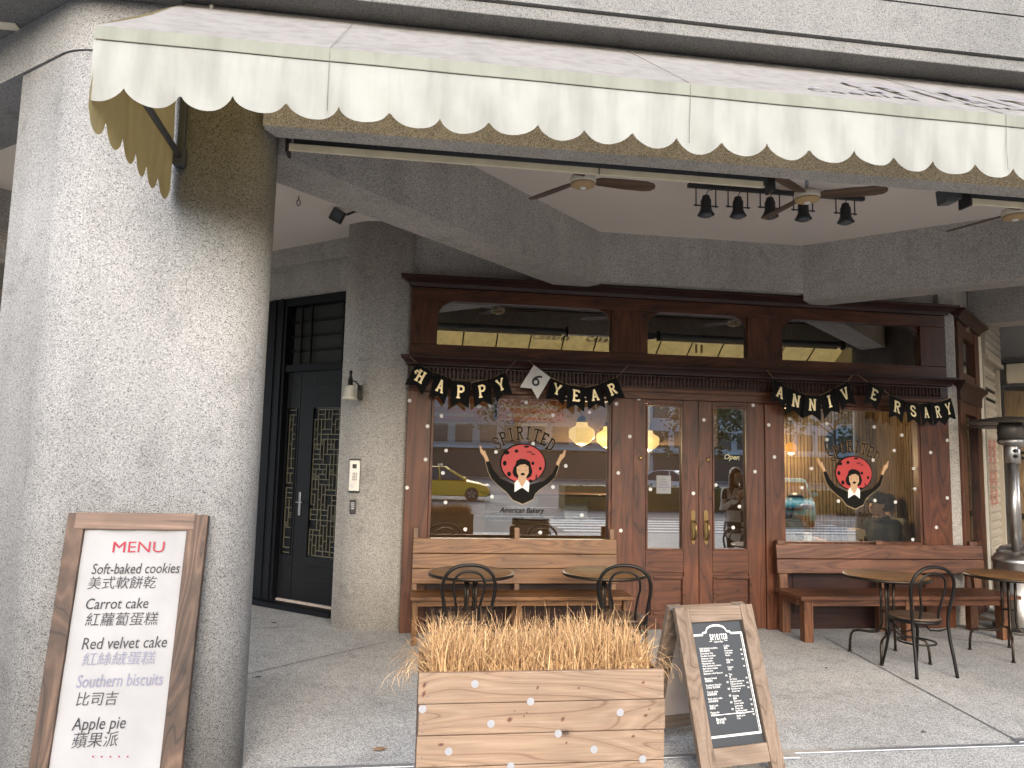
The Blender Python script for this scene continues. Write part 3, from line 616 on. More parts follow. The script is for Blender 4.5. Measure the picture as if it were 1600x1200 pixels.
bunting('black flag garland spelling ERSARY with overlapping end flags', [((1357, 597), (1380, 609), (1348, 631), (1368, 642)), ((1390, 617), (1414, 626), (1387, 652), (1407, 661)), ((1415, 627), (1434, 630), (1417, 660), (1435, 665)), ((1436, 631), (1452, 630), (1440, 665), (1455, 665)), ((1453, 630), (1470, 627), (1457, 665), (1476, 665)), ((1470, 627), (1485, 622), (1476, 664), (1490, 655))], 'ERSARY', ((1339, 585), (1488, 618)))

# ------------------------------------------------------------------ black metal street door on the left
DO = empty('metal_door', (-.66, 8.117, 0), math.atan2(-D2.y, -D2.x)); tag(DO, 'black metal double door with bronze lattice grilles and barred transom', 'door')
# local x runs left along the wall, local y is into the wall, z up
MX = Matrix.Diagonal((-1, 1, 1, 1))
def dbox(*bs):
    m = MB(MX)
    for a, b in bs: m.box(a, b)
    return m
dbox(((.96, -.04, 0), (1.355, .14, 3.474)), ((-.07, .0, 0), (.0, .14, 3.474)), ((.001, -.04, 3.38), (.959, .14, 3.474)), ((.001, -.02, 2.615), (.959, .14, 2.70))).build('frame', 'doorblue', DO, bevel=.006)
dbox(((1.00, -.06, 0), (1.06, -.041, 3.474)), ((1.13, -.055, 0), (1.2, -.041, 3.474))).build('frame_moulding', 'doorblue', DO, bevel=.004)
dbox(((-.05, -.16, .001), (1.355, -.001, .055))).build('sill', 'doorblue', DO, bevel=.004)
dbox(((.0, .02, .02), (.955, .05, .075))).build('threshold', 'boardback', DO)
tr = dbox(((.0, .09, 2.70), (.959, .10, 3.38))).build('transom', 'doorpane', DO)
tb = MB(MX)
for x in (.12, .62, .78): tb.box((x - .012, .02, 2.705), (x + .012, .044, 3.375))
for z in (2.87, 3.04, 3.21): tb.box((.002, .045, z - .012), (.957, .065, z + .012))
tb.build('transom_bars', 'iron', tr)
def lattice(x0, x1, z0, z1, seed, parent):
    rr = random.Random(seed); mb = MB(MX); c = .055; nx = max(2, round((x1 - x0) / c)); nz = round((z1 - z0) / c); used = set()
    def bar(a, b, y=.012):
        (xa, za), (xb, zb) = a, b; wd = .0045
        mb.box((min(xa, xb) - wd, -y, min(za, zb) - wd), (max(xa, xb) + wd, -y + .01 + rr.random() * .002, max(za, zb) + wd))
    gx = lambda i: x0 + (x1 - x0) * i / nx; gz = lambda j: z0 + (z1 - z0) * j / nz
    occ = [[False] * nz for _ in range(nx)]
    for j in range(nz):
        for i in range(nx):
            if occ[i][j]: continue
            w_, h_ = rr.choice(((1, 1), (1, 2), (1, 3), (2, 1), (2, 1), (1, 2), (3, 1), (2, 2)))
            w_ = min(w_, nx - i); h_ = min(h_, nz - j)
            while w_ > 1 and any(occ[i + a][j] for a in range(w_)): w_ -= 1
            for a in range(w_):
                for b in range(h_): occ[i + a][j + b] = True
            sd_ = ((gx(i), gz(j)), (gx(i + w_), gz(j)), (gx(i + w_), gz(j + h_)), (gx(i), gz(j + h_)))
            for k in range(4):
                e = tuple(sorted((tuple(round(q, 4) for q in sd_[k]), tuple(round(q, 4) for q in sd_[(k + 1) % 4]))))
                if e not in used and rr.random() < .86: used.add(e); bar(*e, y=.012 + .0012 * k)
            if w_ == 1 and h_ == 1 and rr.random() < .35:
                cx, cz = (gx(i) + gx(i + 1)) / 2, (gz(j) + gz(j + 1)) / 2
                mb.tube([(cx + .014 * math.cos(q * PI / 5), -.012, cz + .014 * math.sin(q * PI / 5)) for q in range(10)], .004, 5, closed=True)
    return mb.build('grille', 'grille', parent)
for x0, x1, a, b, sd_ in ((.742, .955, .79, .905, 3), (.0, .732, .075, .50, 5)):
    lf = MB(MX).box((x0, .03, .08), (a - .02, .07, 2.61)).box((b + .02, .03, .08), (x1, .07, 2.61)).box((a - .019, .03, .08), (b + .019, .07, .56)).box((a - .019, .03, 2.20), (b + .019, .07, 2.61)).box((a - .019, .055, .561), (b + .019, .068, 2.199)).build('leaf', 'door', DO, bevel=.003)
    gm = MB(MX)
    for z in (.28, .45, 2.33, 2.46): gm.box((a - .01, .022, z), (b + .01, .029, z + .014))
    gm.box((a - .02, .02, .56), (a - .012, .029, 2.2)); gm.box((b + .012, .02, .56), (b + .02, .029, 2.2)); gm.build('leaf_moulding', 'door', lf)
    gr = lattice(a, b, .58, 2.18, sd_, lf); gr.location = (0, .055, 0)
    if x0 < .1:
        h = MB(MX).box((.64, .018, 1.0), (.672, .029, 1.26)).build('handle', 'steel', lf, bevel=.003)
        MB(MX).tube([(.656, .02, 1.15), (.656, -.03, 1.15), (.56, -.035, 1.15)], .009, 8).build('lever', 'steel', lf)
MX = Matrix.Identity(4)
# things on the corner column
YC = 7.41
t = empty('wall_lamp', (-.475, YC + .02, 2.2)); tag(t, 'wall lamp with white bell shade on dark curved bracket beside black door', 'lamp')
dbox(((-.025, -.022, .02), (.025, .0, .17))).build('backplate', 'iron', t, bevel=.004)
MB().tube([(0, -.02, .13), (-.01, -.06, .17), (-.04, -.10, .20), (-.075, -.13, .20), (-.085, -.14, .17)], .007, 8).build('arm', 'iron', t)
MB().lathe([(.012, .30), (.016, .29), (.011, .25), (.024, .21), (.024, .165), (.03, .15)], 16, (-.085, -.14, 0)).build('lamp_cap', 'iron', t)
MB().lathe([(.032, .155), (.045, .14), (.052, .10), (.060, .05), (.082, .012), (.078, .012), (.056, .05), (.045, .10), (.03, .148)], 24, (-.085, -.14, 0)).build('shade', 'opal', t)
t = empty('door_intercom', (-.49, YC + .04, 1.33)); tag(t, 'silver door intercom panel with camera and keypad on granite column', 'intercom')
dbox(((-.05, -.035, 0), (.05, 0, .30))).build('housing', 'steel', t, bevel=.004)
dbox(((-.055, -.04, .30), (.055, .0, .315)), ((-.055, -.04, -.015), (.055, 0, 0))).build('end_cap', 'black', t)
dbox(((-.022, -.038, .22), (.018, -.034, .262))).build('camera_lens', 'black', t)
kp = MB()
for i in range(3):
    for j in range(5): kp.box((-.018 + i * .016, -.038, .105 + j * .016), (-.008 + i * .016, -.034, .115 + j * .016))
kp.build('keypad', 'darkgrey', t); dbox(((-.04, -.037, .03), (-.005, -.034, .07))).build('speaker_slot', 'dullsteel', t)
t = empty('door_keypad', (-.495, YC + .035, 1.11)); tag(t, 'small black access keypad below the silver intercom', 'keypad')
dbox(((-.028, -.03, 0), (.028, 0, .135))).build('housing', 'black', t, bevel=.008)
kp = MB()
for i in range(3):
    for j in range(4): kp.box((-.016 + i * .012, -.033, .045 + j * .018), (-.008 + i * .012, -.029, .056 + j * .018))
kp.build('keys', 'dullsteel', t)

# ------------------------------------------------------------------ awning
AX0, AX1 = -1.31, 7.25; AYW, AYF = 4.03, 3.03; AZW, AZF = 4.11, 3.375
AW = empty('awning', (AX0, AYW, 3.2)); tag(AW, 'long cream canvas awning with scalloped valance over the arcade', 'awning')
AO = Vector((AX0, AYW, 3.2))
def AP(x, s, dz=0): return Vector((x, AYW + (AYF - AYW) * s, AZW + (AZF - AZW) * s + dz)) - AO      # a point on the slope
m = MB(); nx = 86; ns = 8
sag = lambda i, j: -.012 * math.sin(PI * j / ns) + .004 * math.sin(i * .9) * math.sin(PI * j / ns)
vs = [AP(AX0 + (AX1 - AX0) * i / nx, j / ns, sag(i, j)) for i in range(nx + 1) for j in range(ns + 1)]
m.add(vs, [(i * (ns + 1) + j, (i + 1) * (ns + 1) + j, (i + 1) * (ns + 1) + j + 1, i * (ns + 1) + j + 1) for i in range(nx) for j in range(ns)], True)
m.build('canopy', 'canvas', AW)
# front band and scalloped valance, softly rippled
def rip(x, z):
    k = max(0, 3.312 - z) / .2
    return AYF - AYW + k * (.008 * math.sin(x * 5.1 + 1) + .010 * math.sin(x * 11.3) + .005 * math.sin(x * 27 + z * 20)) + .0012 * math.sin(x * 9)
m = MB(); n = 400; vs = []
for i in range(n + 1):
    x = AX0 + (AX1 - AX0) * i / n
    for z in (3.374, 3.35, 3.316): vs.append((x - AX0, rip(x, z) - .004, z - 3.2))
m.add(vs, [(i * 3 + j, (i + 1) * 3 + j, (i + 1) * 3 + j + 1, i * 3 + j + 1) for i in range(n) for j in range(2)], True); m.build('valance_band', 'band', AW)
m = MB(); n = 824; vs = []; NZ = 7
for i in range(n + 1):
    x = AX0 + (AX1 - AX0) * i / n; u = ((x + 1.184) / .2125) % 1.0
    zb = 3.130 - .068 * (4 * u * (1 - u)) ** .62
    for j in range(NZ): z = 3.314 + (zb - 3.314) * j / (NZ - 1); vs.append((x - AX0, rip(x, z) + .012 * (j / (NZ - 1)) ** 2, z - 3.2))
m.add(vs, [(i * NZ + j, (i + 1) * NZ + j, (i + 1) * NZ + j + 1, i * NZ + j + 1) for i in range(n) for j in range(NZ - 1)], True); m.build('valance', 'valance', AW)
m = MB()
m.tube([(x - AX0, rip(x, 3.316) - .008, .116) for x in [AX0 + (AX1 - AX0) * i / 200 for i in range(201)]], .0010, 4)
for x in (-.38, 1.21, 2.80, 4.39, 5.98):
    m.tube([Vector((x - AX0, rip(x, z) - .006, z - 3.2)) for z in (3.37, 3.3, 3.2, 3.1)], .0014, 4)
    m.tube([AP(x, s, .004) for s in (.02, .3, .6, .99)], .0016, 4)
m.build('seams', 'seam', AW)
for xe, nm in ((AX0, -1), (AX1, 1)):
    # triangular end panel whose scalloped edge hangs below the folding arm
    top = [AP(xe, 0), AP(xe, 1)]; m = MB(); N_ = 72; vs = []
    for i in range(N_ + 1):
        s = i / N_; u = (s * 6 + .02) % 1.0
        lo = Vector((0, (AYF - AYW) * s, 3.06 - 3.2 + (3.09 - 3.06) * (1 - s))) + Vector((0, 0, -.105 * (4 * u * (1 - u)) ** .55))
        hi = AP(xe, s); 
        for j in range(6):
            p = hi.lerp(lo, j / 5); p.x = xe - AX0 + nm * (-.006 + .006 * math.sin(j * 1.1 + s * 9)); vs.append(p)
    m.add(vs, [(i * 6 + j, (i + 1) * 6 + j, (i + 1) * 6 + j + 1, i * 6 + j + 1) for i in range(N_) for j in range(5)], True)
    m.build('side_panel', 'sidecanvas', AW)
    xa = xe - AX0 - nm * .05
    MB().tube([(xa, -.02, .045), (xa, AYF - AYW + .03, .10)], .017, 8).build('arm', 'darkgrey', AW)
    MB().box((xa - .03, -.03, -.01), (xa + .03, .035, .09)).box((xa - .018, -.012, .09), (xa + .018, .02, .80)).build('wall_bracket', 'darkgrey', AW, bevel=.004)
MB().tube([(.03, AYF - AYW + .025, .112), (AX1 - AX0 - .03, AYF - AYW + .025, .112)], .02, 10).build('front_bar', 'darkgrey', AW)
MB().tube([(.03, -.015, AZW - 3.2 - .03), (AX1 - AX0 - .03, -.015, AZW - 3.2 - .03)], .028, 10).build('roller_tube', 'canvas', AW)
for i in range(1, 16):
    x = AX0 + (AX1 - AX0) * i / 16
    MB().tube([AP(x, .03, -.032), AP(x, .97, -.032)], .012, 6).build('rafter', 'iron', AW)
# lettering printed on the slope (u along x, v up the slope)
def slope_pt(x, v, h): L = math.hypot(AYW - AYF, AZW - AZF); return AP(x, 1 - v / L, .004 + h)
m = MB(); X0 = 2.28
for i, ch in enumerate('SPIRITED'):
    strokes(m, ch, lambda u, v, h, i=i: slope_pt(2.31 + i * .20 + u * .19, .42 + v * .31, h), .2, .12)
for txt, xx in (('Cookies', 1.92), ('Cakes', 2.80)):
    vs, fs = text_mesh(txt, .17, shear=.25, bold=.006, space=1.35); m.add([slope_pt(xx + v.x * .80, .25 + v.y, .0) for v in vs], fs)
m.build('slope_print', 'greyprint', AW)

# ------------------------------------------------------------------ ceiling fittings
def roller(x0, x1, label):
    t = empty('roller_blind', (x0, 4.29, 3.445)); tag(t, label, 'blind')
    L = x1 - x0
    MB().tube([(.02, .03, .055), (L - .02, .03, .055)], .034, 12).build('rolled_cloth', 'darkgrey', t)
    MB().box((.0, -.03, -.02), (L - .06, -.012, .024)).build('bottom_bar', 'blind', t, bevel=.004)
    for x in (-.02, L): MB().box((x, -.035, -.03), (x + .02, .07, .12)).build('bracket', 'black', t, bevel=.003)
    MB().tube([(L * .62, -.033, -.02), (L * .62, -.034, .03)], .004, 5).build('clip', 'darkgrey', t)
roller(-.74, 2.25, 'long rolled up cream blind under the beam between granite pillar and spotlights')
roller(3.66, 6.6, 'short visible end of rolled cream blind beside grey wall speaker')
t = empty('speaker', (3.53, 4.27, 3.44)); tag(t, 'small grey wedge shaped speaker hanging from beam edge beside short blind', 'speaker')
MB().extr([(-.06, 0, .09), (.05, 0, .09), (.035, 0, 0), (-.05, 0, -.01)], (0, .09, 0)).build('cabinet', 'darkgrey', t, bevel=.006)
MB().box((.055, .02, .03), (.085, .06, .07)).build('bracket', 'darkgrey', t, bevel=.003)
def fan(x, y, z, a0, label):
    t = empty('ceiling_fan', (x, y, z)); tag(t, label, 'ceiling fan', 'wooden ceiling fans in the arcade')
    MB().tube([(0, 0, .05), (0, 0, .33)], .013, 8).build('rod', 'dullsteel', t)
    MB().lathe([(.055, .33), (.06, .372), (.0, .374)], 16).build('ceiling_cup', 'cream', t)
    MB().lathe([(.02, .07), (.06, .062), (.088, .05), (.092, .03), (.092, .008), (.088, .0)], 24).build('motor', 'cream', t)
    MB().lathe([(.088, -.001), (.086, -.012), (.062, -.024), (.035, -.028), (.0, -.028)], 24).build('hub_plate', 'kraft', t)
    MB().lathe([(.024, -.029), (.02, -.037), (.0, -.038)], 14).build('hub_cap', 'white', t)
    for k in range(3):
        a = math.radians(a0 + 120 * k); prof = [(.09, .028), (.12, .045), (.30, .058), (.46, .058), (.52, .045), (.54, .02), (.54, -.01), (.52, -.04), (.46, -.056), (.30, -.056), (.12, -.045), (.09, -.028)]
        R = Matrix.Rotation(a, 4, 'Z') @ Matrix.Rotation(math.radians(-14), 4, 'X')
        b = MB().extr([(p, q, .0) for p, q in prof], (0, 0, .008)).build('blade', 'fanwood', t, bevel=.002); b.matrix_local = Matrix.Translation((0, 0, .022)) @ R
    return t
fan(1.169, 4.913, 3.62, 3, 'wooden three blade ceiling fan left of the row of black spotlights')
fan(2.841, 4.87, 3.62, -24, 'wooden ceiling fan hanging in front of the black spotlights')
fan(4.566, 4.89, 3.62, 108, 'wooden ceiling fan cut by the right edge, behind the short blind')
t = empty('track_light', (2.2, 5.56, 3.93)); tag(t, 'black ceiling track carrying five black bell shaped spotlights', 'track light')
MB().box((0, -.018, -.014), (1.56, .018, .020)).box((.1, -.012, .0205), (.14, .012, .069)).box((1.4, -.012, .0205), (1.44, .012, .069)).build('rail', 'black', t, bevel=.003)
for px, py in ((1103, 318), (1153, 320), (1203, 321), (1255, 325), (1321, 330)):
    q = onY(px, py, 5.56); x = q.x - 2.2; z = q.z - 3.93 - .03
    h = MB().lathe([(.012, .10), (.028, .095), (.034, .07), (.043, .055), (.043, .0), (.046, -.02), (.056, -.045), (.070, -.066), (.064, -.066), (.04, -.02)], 20, (x, 0, z)).build('spotlight', 'black', t)
    b = MB().tube([(x - .085, 0, z), (x - .085, 0, z + .17), (x + .085, 0, z + .17), (x + .085, 0, z)], .006, 6)
    b.tube([(x - .105, 0, z + .01), (x + .105, 0, z + .01)], .006, 6).tube([(x, 0, z + .17), (x, 0, -.01)], .008, 6)
    b.tube([(x, 0, z + .10), (x + .02, .0, z + .14), (x + .06, 0, z + .15), (x + .05, 0, z + .19)], .004, 5); b.build('yoke', 'black', h)
    MB().ball((x, 0, z - .068), (.055, .055, .022), 12, 6).build('bulb', 'darkgrey', h)
q = onZ(528, 338, 3.98); t = empty('floodlight', (q.x, q.y, 3.98)); tag(t, 'small black square floodlight hanging below the inner ceiling over the metal door', 'floodlight')
R = Matrix.Rotation(math.radians(25), 3, 'Y')
MB().box((-.065, -.05, -.065), (.065, .0, .055), R).build('case', 'black', t, bevel=.008); MB().box((-.05, -.056, -.05), (.05, -.051, .04), R).build('lens', 'towerglass', t)
MB().tube([(.08, 0, .02), (.16, .0, .06), (.25, .03, .08), (.33, .05, .05)], .012, 6).tube([(.16, 0, .06), (.16, 0, .11)], .012, 6).build('bracket', 'black', t)
q = onZ(467, 308, 4.05); t = MB().tube([(0, 0, .05), (0, 0, 0), (.014, 0, -.02), (.014, 0, -.05), (0, 0, -.065), (-.014, 0, -.05), (-.014, 0, -.02), (0, 0, 0)], .005, 6).build('ceiling_hook', 'black', None, loc=(q.x, q.y, 4.03)); tag(t, 'small black cable loop hanging from the white ceiling beside the pillar', 'hook')

# ------------------------------------------------------------------ benches
t = empty('bench', (1.1, 7.18, 0)); tag(t, 'pale wooden bench with three board back under the left window', 'bench')
X = lambda x: x - 1.1
def bb(name, mt, *bs):
    m = MB()
    for a, b in bs: m.box(a, b)
    return m.build(name, mt, t, bevel=.004)
tilt = lambda z: -.02 - (.915 - z) * .10
for z0, z1 in ((.772, .908), (.634, .766), (.492, .628)):
    m = MB(); y0, y1 = tilt(z0), tilt(z1); xe = .012 * (z0 < .6)
    m.extr([(X(.10), y0, z0), (X(.10), y1, z1), (X(.10), y1 + .024, z1), (X(.10), y0 + .024, z0)], (1.99 + xe, 0, 0)); m.build('back_board', 'bench_l', t, bevel=.004)
for x in (.10, 1.075, 2.03): 
    m = MB(); m.extr([(X(x), -.055, .40), (X(x), .012, 1.01), (X(x), .055, 1.01), (X(x), -.01, .40)], (.05, 0, 0)); m.build('back_post', 'bench_lz', t, bevel=.004)
bb('seat', 'bench_l', ((X(.09), -.45, .405), (X(2.14), -.27, .437)), ((X(.09), -.265, .405), (X(2.14), -.07, .437)))
bb('apron', 'bench_l', ((X(.16), -.36, .34), (X(2.05), -.335, .403)))
for x in (.11, 1.05, 2.06):
    bb('leg', 'bench_lz', ((X(x), -.37, 0), (X(x) + .05, -.30, .404))); bb('leg', 'bench_lz', ((X(x), -.06, 0), (X(x) + .05, .005, .404)))
t = empty('bench', (4.94, 7.18, 0)); tag(t, 'red brown wooden bench with two board back under the right window', 'bench')
X = lambda x: x - 4.94
for z0, z1 in ((.737, .878), (.592, .731)):
    m = MB(); y0, y1 = tilt(z0), tilt(z1)
    m.extr([(X(3.765), y0, z0), (X(3.765), y1, z1), (X(3.765), y1 + .035, z1), (X(3.765), y0 + .035, z0)], (2.33, 0, 0)); m.build('back_board', 'bench_r', t, bevel=.006)
for x in (3.80, 4.90, 5.98):
    m = MB(); m.extr([(X(x), -.035, .44), (X(x), .016, .915), (X(x), .07, .915), (X(x), .02, .44)], (.085, 0, 0)); m.build('back_post', 'bench_rz', t, bevel=.005)
bb('seat', 'bench_r', ((X(3.76), -.50, .405), (X(6.10), -.27, .44)), ((X(3.76), -.264, .405), (X(6.10), -.0, .44)))
bb('apron', 'bench_r', ((X(3.90), -.42, .335), (X(5.93), -.385, .403)))
bb('end_rail', 'bench_r', ((X(3.80), -.34, .335), (X(3.84), -.02, .403))); bb('end_rail', 'bench_r', ((X(6.0), -.34, .335), (X(6.04), -.02, .403)))
for x in (3.83, 4.89, 5.935):
    bb('leg', 'bench_rz', ((X(x), -.43, 0), (X(x) + .09, -.34, .404))); bb('leg', 'bench_rz', ((X(x), -.015, 0), (X(x) + .085, .065, .404)))

# ------------------------------------------------------------------ tables and chairs
def make_table():
    t = empty('cafe_table')
    MB().lathe([(0, .690), (.335, .690), (.352, .697), (.355, .708), (.352, .719), (.34, .724), (0, .724)], 48).build('tabletop', 'table', t)
    MB().lathe([(.352, .692), (.361, .694), (.361, .718), (.354, .72)], 48).build('edge_band', 'bronze_iron', t)
    for a in (45, 135, 225, 315):
        a = math.radians(a); c, s = math.cos(a), math.sin(a)
        P = [(.055, .688), (.05, .5), (.05, .30), (.06, .25), (.09, .215), (.15, .205), (.25, .203), (.29, .19), (.31, .155), (.318, .09), (.322, .012)]
        MB().tube([(r * c, r * s, z) for r, z in P], .0115, 8).lathe([(.0, 0), (.017, 0), (.017, .012), (0, .013)], 10, (.322 * c, .322 * s, 0)).build('leg', 'bronze_iron', t)
    MB().lathe([(.0, .66), (.05, .66), (.05, .684), (.16, .685), (.16, .6895), (0, .6898)], 12).box((-.045, -.045, .40), (.045, .045, .412)).box((-.045, -.045, .24), (.045, .045, .25)).build('collar', 'bronze_iron', t)
    return t
def smooth_path(P, n=5):
    P = [Vector(p) for p in P]; out = []
    for i in range(len(P) - 1):
        a, b, c, d = P[max(0, i - 1)], P[i], P[i + 1], P[min(len(P) - 1, i + 2)]
        for k in range(n):
            t_ = k / n; out.append(.5 * ((2 * b) + (c - a) * t_ + (2 * a - 5 * b + 4 * c - d) * t_ ** 2 + (3 * b - a - 3 * c + d) * t_ ** 3))
    return out + [P[-1]]
def make_chair():
    t = empty('cafe_chair')     # faces +y; origin under the seat centre
    MB().lathe([(0, .432), (.185, .432), (.195, .438), (.195, .450), (.185, .456), (.12, .452), (0, .450)], 36).build('seat', 'fanwood', t)
    MB().lathe([(.185, .405), (.196, .41), (.196, .432), (.185, .4325)], 36).build('seat_ring', 'iron', t)
    # outer hoop carries on down as the two back legs
    H = [(-.185, -.235, 0), (-.175, -.215, .15), (-.166, -.19, .30), (-.165, -.178, .43), (-.178, -.19, .55), (-.196, -.208, .66), (-.196, -.222, .74), (-.168, -.234, .81), (-.10, -.242, .862), (0, -.245, .878)]
    hp = H + [(-x, y, z) for x, y, z in H[:-1]][::-1]
    MB().tube(smooth_path(hp), .0135, 10).build('back_hoop', 'iron', t)
    h = [(-.085, -.165, .45), (-.085, -.18, .52), (-.10, -.20, .62), (-.118, -.215, .70), (-.108, -.226, .77), (-.065, -.236, .815), (0, -.24, .828)]
    MB().tube(smooth_path(h + [(-x, y, z) for x, y, z in h[:-1]][::-1]), .0095, 8).build('inner_hoop', 'iron', t)
    for s in (-1, 1):
        MB().tube([(s * .125, .125, .43), (s * .135, .14, .30), (s * .15, .165, .15), (s * .165, .20, 0)], [.014, .013, .011, .009], 8).build('leg', 'iron', t)
    MB().tube([(.145 * math.cos(a), .145 * math.sin(a) - .015, .24) for a in [2 * PI * i / 28 for i in range(28)]], .008, 6, closed=True).build('stretcher_ring', 'iron', t)
    for s in (-1, 1): MB().tube([(s * .165, -.185, .38), (s * .15, -.10, .34), (s * .145, 0, .32), (s * .14, .10, .38)], .006, 6).build('brace', 'iron', t)
    return t
tb = make_table(); ch = make_chair()
for i, (x, y, a, lab) in enumerate(((4.305, 6.19, 0, 'round wooden cafe table in front of the red brown bench middle'), (5.545, 6.22, .1, 'round cafe table at the right edge in front of the patio heater'), (.585, 6.33, .2, 'round wooden cafe table before the left end of the pale bench'), (1.74, 6.33, .35, 'round wooden cafe table before the right end of the pale bench'))):
    o = tb if i == 0 else copy_tree(tb); o.location = (x, y, 0); o.rotation_euler = (0, 0, a); tag(o, lab, 'table', 'round cafe tables')
for i, (x, y, a, lab) in enumerate(((4.28, 5.80, .04, 'black bentwood metal chair fully visible on the right, back to the street'), (.50, 5.85, .03, 'black hoop back chair behind the left part of the dry grass'), (1.76, 5.84, -.22, 'slightly turned black hoop back chair behind the right end of the dry grass'))):
    o = ch if i == 0 else copy_tree(ch); o.location = (x, y, 0); o.rotation_euler = (0, 0, a); tag(o, lab, 'chair', 'black bentwood cafe chairs')

# ------------------------------------------------------------------ planter and dry grass
PX0, PX1, PY0, PY1 = .088, 1.062, 2.95, 3.36
t = empty('planter_box', (PX0, PY0, 0)); tag(t, 'pine board planter box with pale round stickers on its front', 'planter')
W_, D_ = PX1 - PX0, PY1 - PY0; bh = .1165; zt = .838
KN = [(65, 588, 7, 12), (62, 628, 7, 12), (560, 600, 5, 8), (740, 602, 6, 4), (1022, 578, 7, 5), (660, 665, 8, 5), (460, 703, 3, 3), (512, 712, 5, 4), (438, 740, 10, 9), (670, 738, 8, 9), (1048, 694, 5, 4), (1033, 722, 9, 6), (675, 806, 6, 4), (686, 842, 4, 5), (978, 813, 8, 5), (137, 850, 12, 6), (262, 930, 4, 4), (856, 928, 8, 6), (500, 725, 4, 3), (340, 812, 3, 3)]
for i in range(7):
    z1 = zt - i * bh; z0 = max(.02, z1 - bh + .003); dx = (rnd.random() - .5) * .006
    m = MB().box((-.004 + dx, 0, z0), (W_ + .004 + dx, .022, z1))
    for X_, Y_, a, b in KN:
        p = onY(640 + X_ / 2.8, 860 + Y_ / 2.8, PY0); q = .0009
        if not z0 + .012 < p.z < z1 - .012: continue
        for m.m, k, y in ((1, 1.35, -.0003), (2, .85, -.0006)):
            m.poly([(p.x - PX0 + a * k * q * math.cos(j * PI / 7) + .3 * b * k * q * math.sin(j * PI / 7), y, p.z + b * k * q * math.sin(j * PI / 7)) for j in range(14)])
    m.build('front_board', ['planter', 'knotring', 'knot'], t, bevel=.0025)
    MB().box((.0, D_ - .022, z0), (W_, D_, z1)).build('back_board', 'planter', t, bevel=.0025)
MB().box((0, .0225, .02), (.018, D_ - .0225, zt - .012)).box((W_ - .018, .0225, .02), (W_, D_ - .0225, zt - .012)).build('side_panel', 'bench_r', t, bevel=.003)
MB().box((.02, .024, .03), (W_ - .02, D_ - .024, zt - .06)).build('soil', 'soil', t)
for x, y in ((742, 1068.6), (829, 1096), (659.5, 1108), (969, 1113), (767, 1130.7), (872, 1146), (701, 1174), (928, 1171), (1004, 1186), (798, 1197)):
    p = onY(x, y, PY0)
    MB().lathe([(0, 0), (.0148, .0), (.0148, .0013), (0, .0015)], 20, (max(p.x - PX0, .012), -.0004, p.z), Matrix.Rotation(PI / 2, 3, 'X'), False).build('dot_sticker', 'dotgrey', t)
m = MB()
for x, y in ((668, 1066), (668, 1088), (1030, 1057), (1030, 1085), (664, 1100), (662, 1130), (1031, 1100), (1030, 1128), (660, 1144), (1029, 1142), (1030, 1168), (659, 1184), (797, 1058)):
    p = onY(x, y, PY0); m.lathe([(0, 0), (.003, 0), (.003, .0006), (0, .0008)], 8, (p.x - PX0, -.0002, p.z), Matrix.Rotation(PI / 2, 3, 'X'), False)
m.build('nail_heads', 'darkgrey', t)
m = MB(); rg = random.Random(11)
def blade(x, y, L, lean, az, bend, wd):
    z0 = zt - .055; pts = []; d = Vector((math.cos(az), math.sin(az), 0)); p = Vector((x, y, z0)); n = 6; th = lean
    sd = Vector((-d.y, d.x, 0)); fa = rg.random() * PI; sd = sd * math.cos(fa) + d * math.sin(fa)
    vs = []
    for i in range(n + 1):
        ww = wd * (1 - .85 * (i / n) ** 1.5); vs += [p - sd * ww / 2, p + sd * ww / 2]
        th += bend / n * (1 + i * .5); p = p + (d * math.sin(th) + Vector((0, 0, 1)) * math.cos(th)) * (L / n)
        if p.y < PY0 + .03 and p.z < zt + .03: p.y = PY0 + .03
    m.add(vs, [(i * 2, i * 2 + 1, i * 2 + 3, i * 2 + 2) for i in range(n)], True)
for i in range(4000):
    x = PX0 + .05 + rg.random() * (W_ - .10); y = PY0 + .035 + rg.random() * (D_ - .10); q = (x - PX0) / W_
    hgt = .12 + .105 * rg.random() ** 1.4 + .035 * math.sin(q * 9 + 1) * rg.random()
    blade(x, y, hgt, rg.gauss(0, .12), rg.random() * 2 * PI, rg.gauss(.35, .4), .004 + rg.random() * .0035)
for i in range(900):      # frayed curling tips and stray stems
    x = PX0 + .04 + rg.random() * (W_ - .08); y = PY0 + .03 + rg.random() * (D_ - .09)
    blade(x, y, .18 + rg.random() * .11, rg.gauss(0, .2), rg.random() * 2 * PI, rg.gauss(.9, 1.0), .003 + rg.random() * .0025)
for i in range(90):       # stems drooping over the ends
    s = rg.choice((-1, -1, 1)); x = PX0 + (.05 if s < 0 else W_ - .05); blade(x, PY0 + .04 + rg.random() * (D_ - .1), .15 + rg.random() * .13, .4 + rg.random() * .3, (PI if s < 0 else 0) + rg.gauss(0, .8), .5 + rg.random() * .9, .004)
gr = m.build('dry_grass', 'straw'); tag(gr, 'dense golden dry grass growing out of the pine planter', 'grass', kind='stuff')

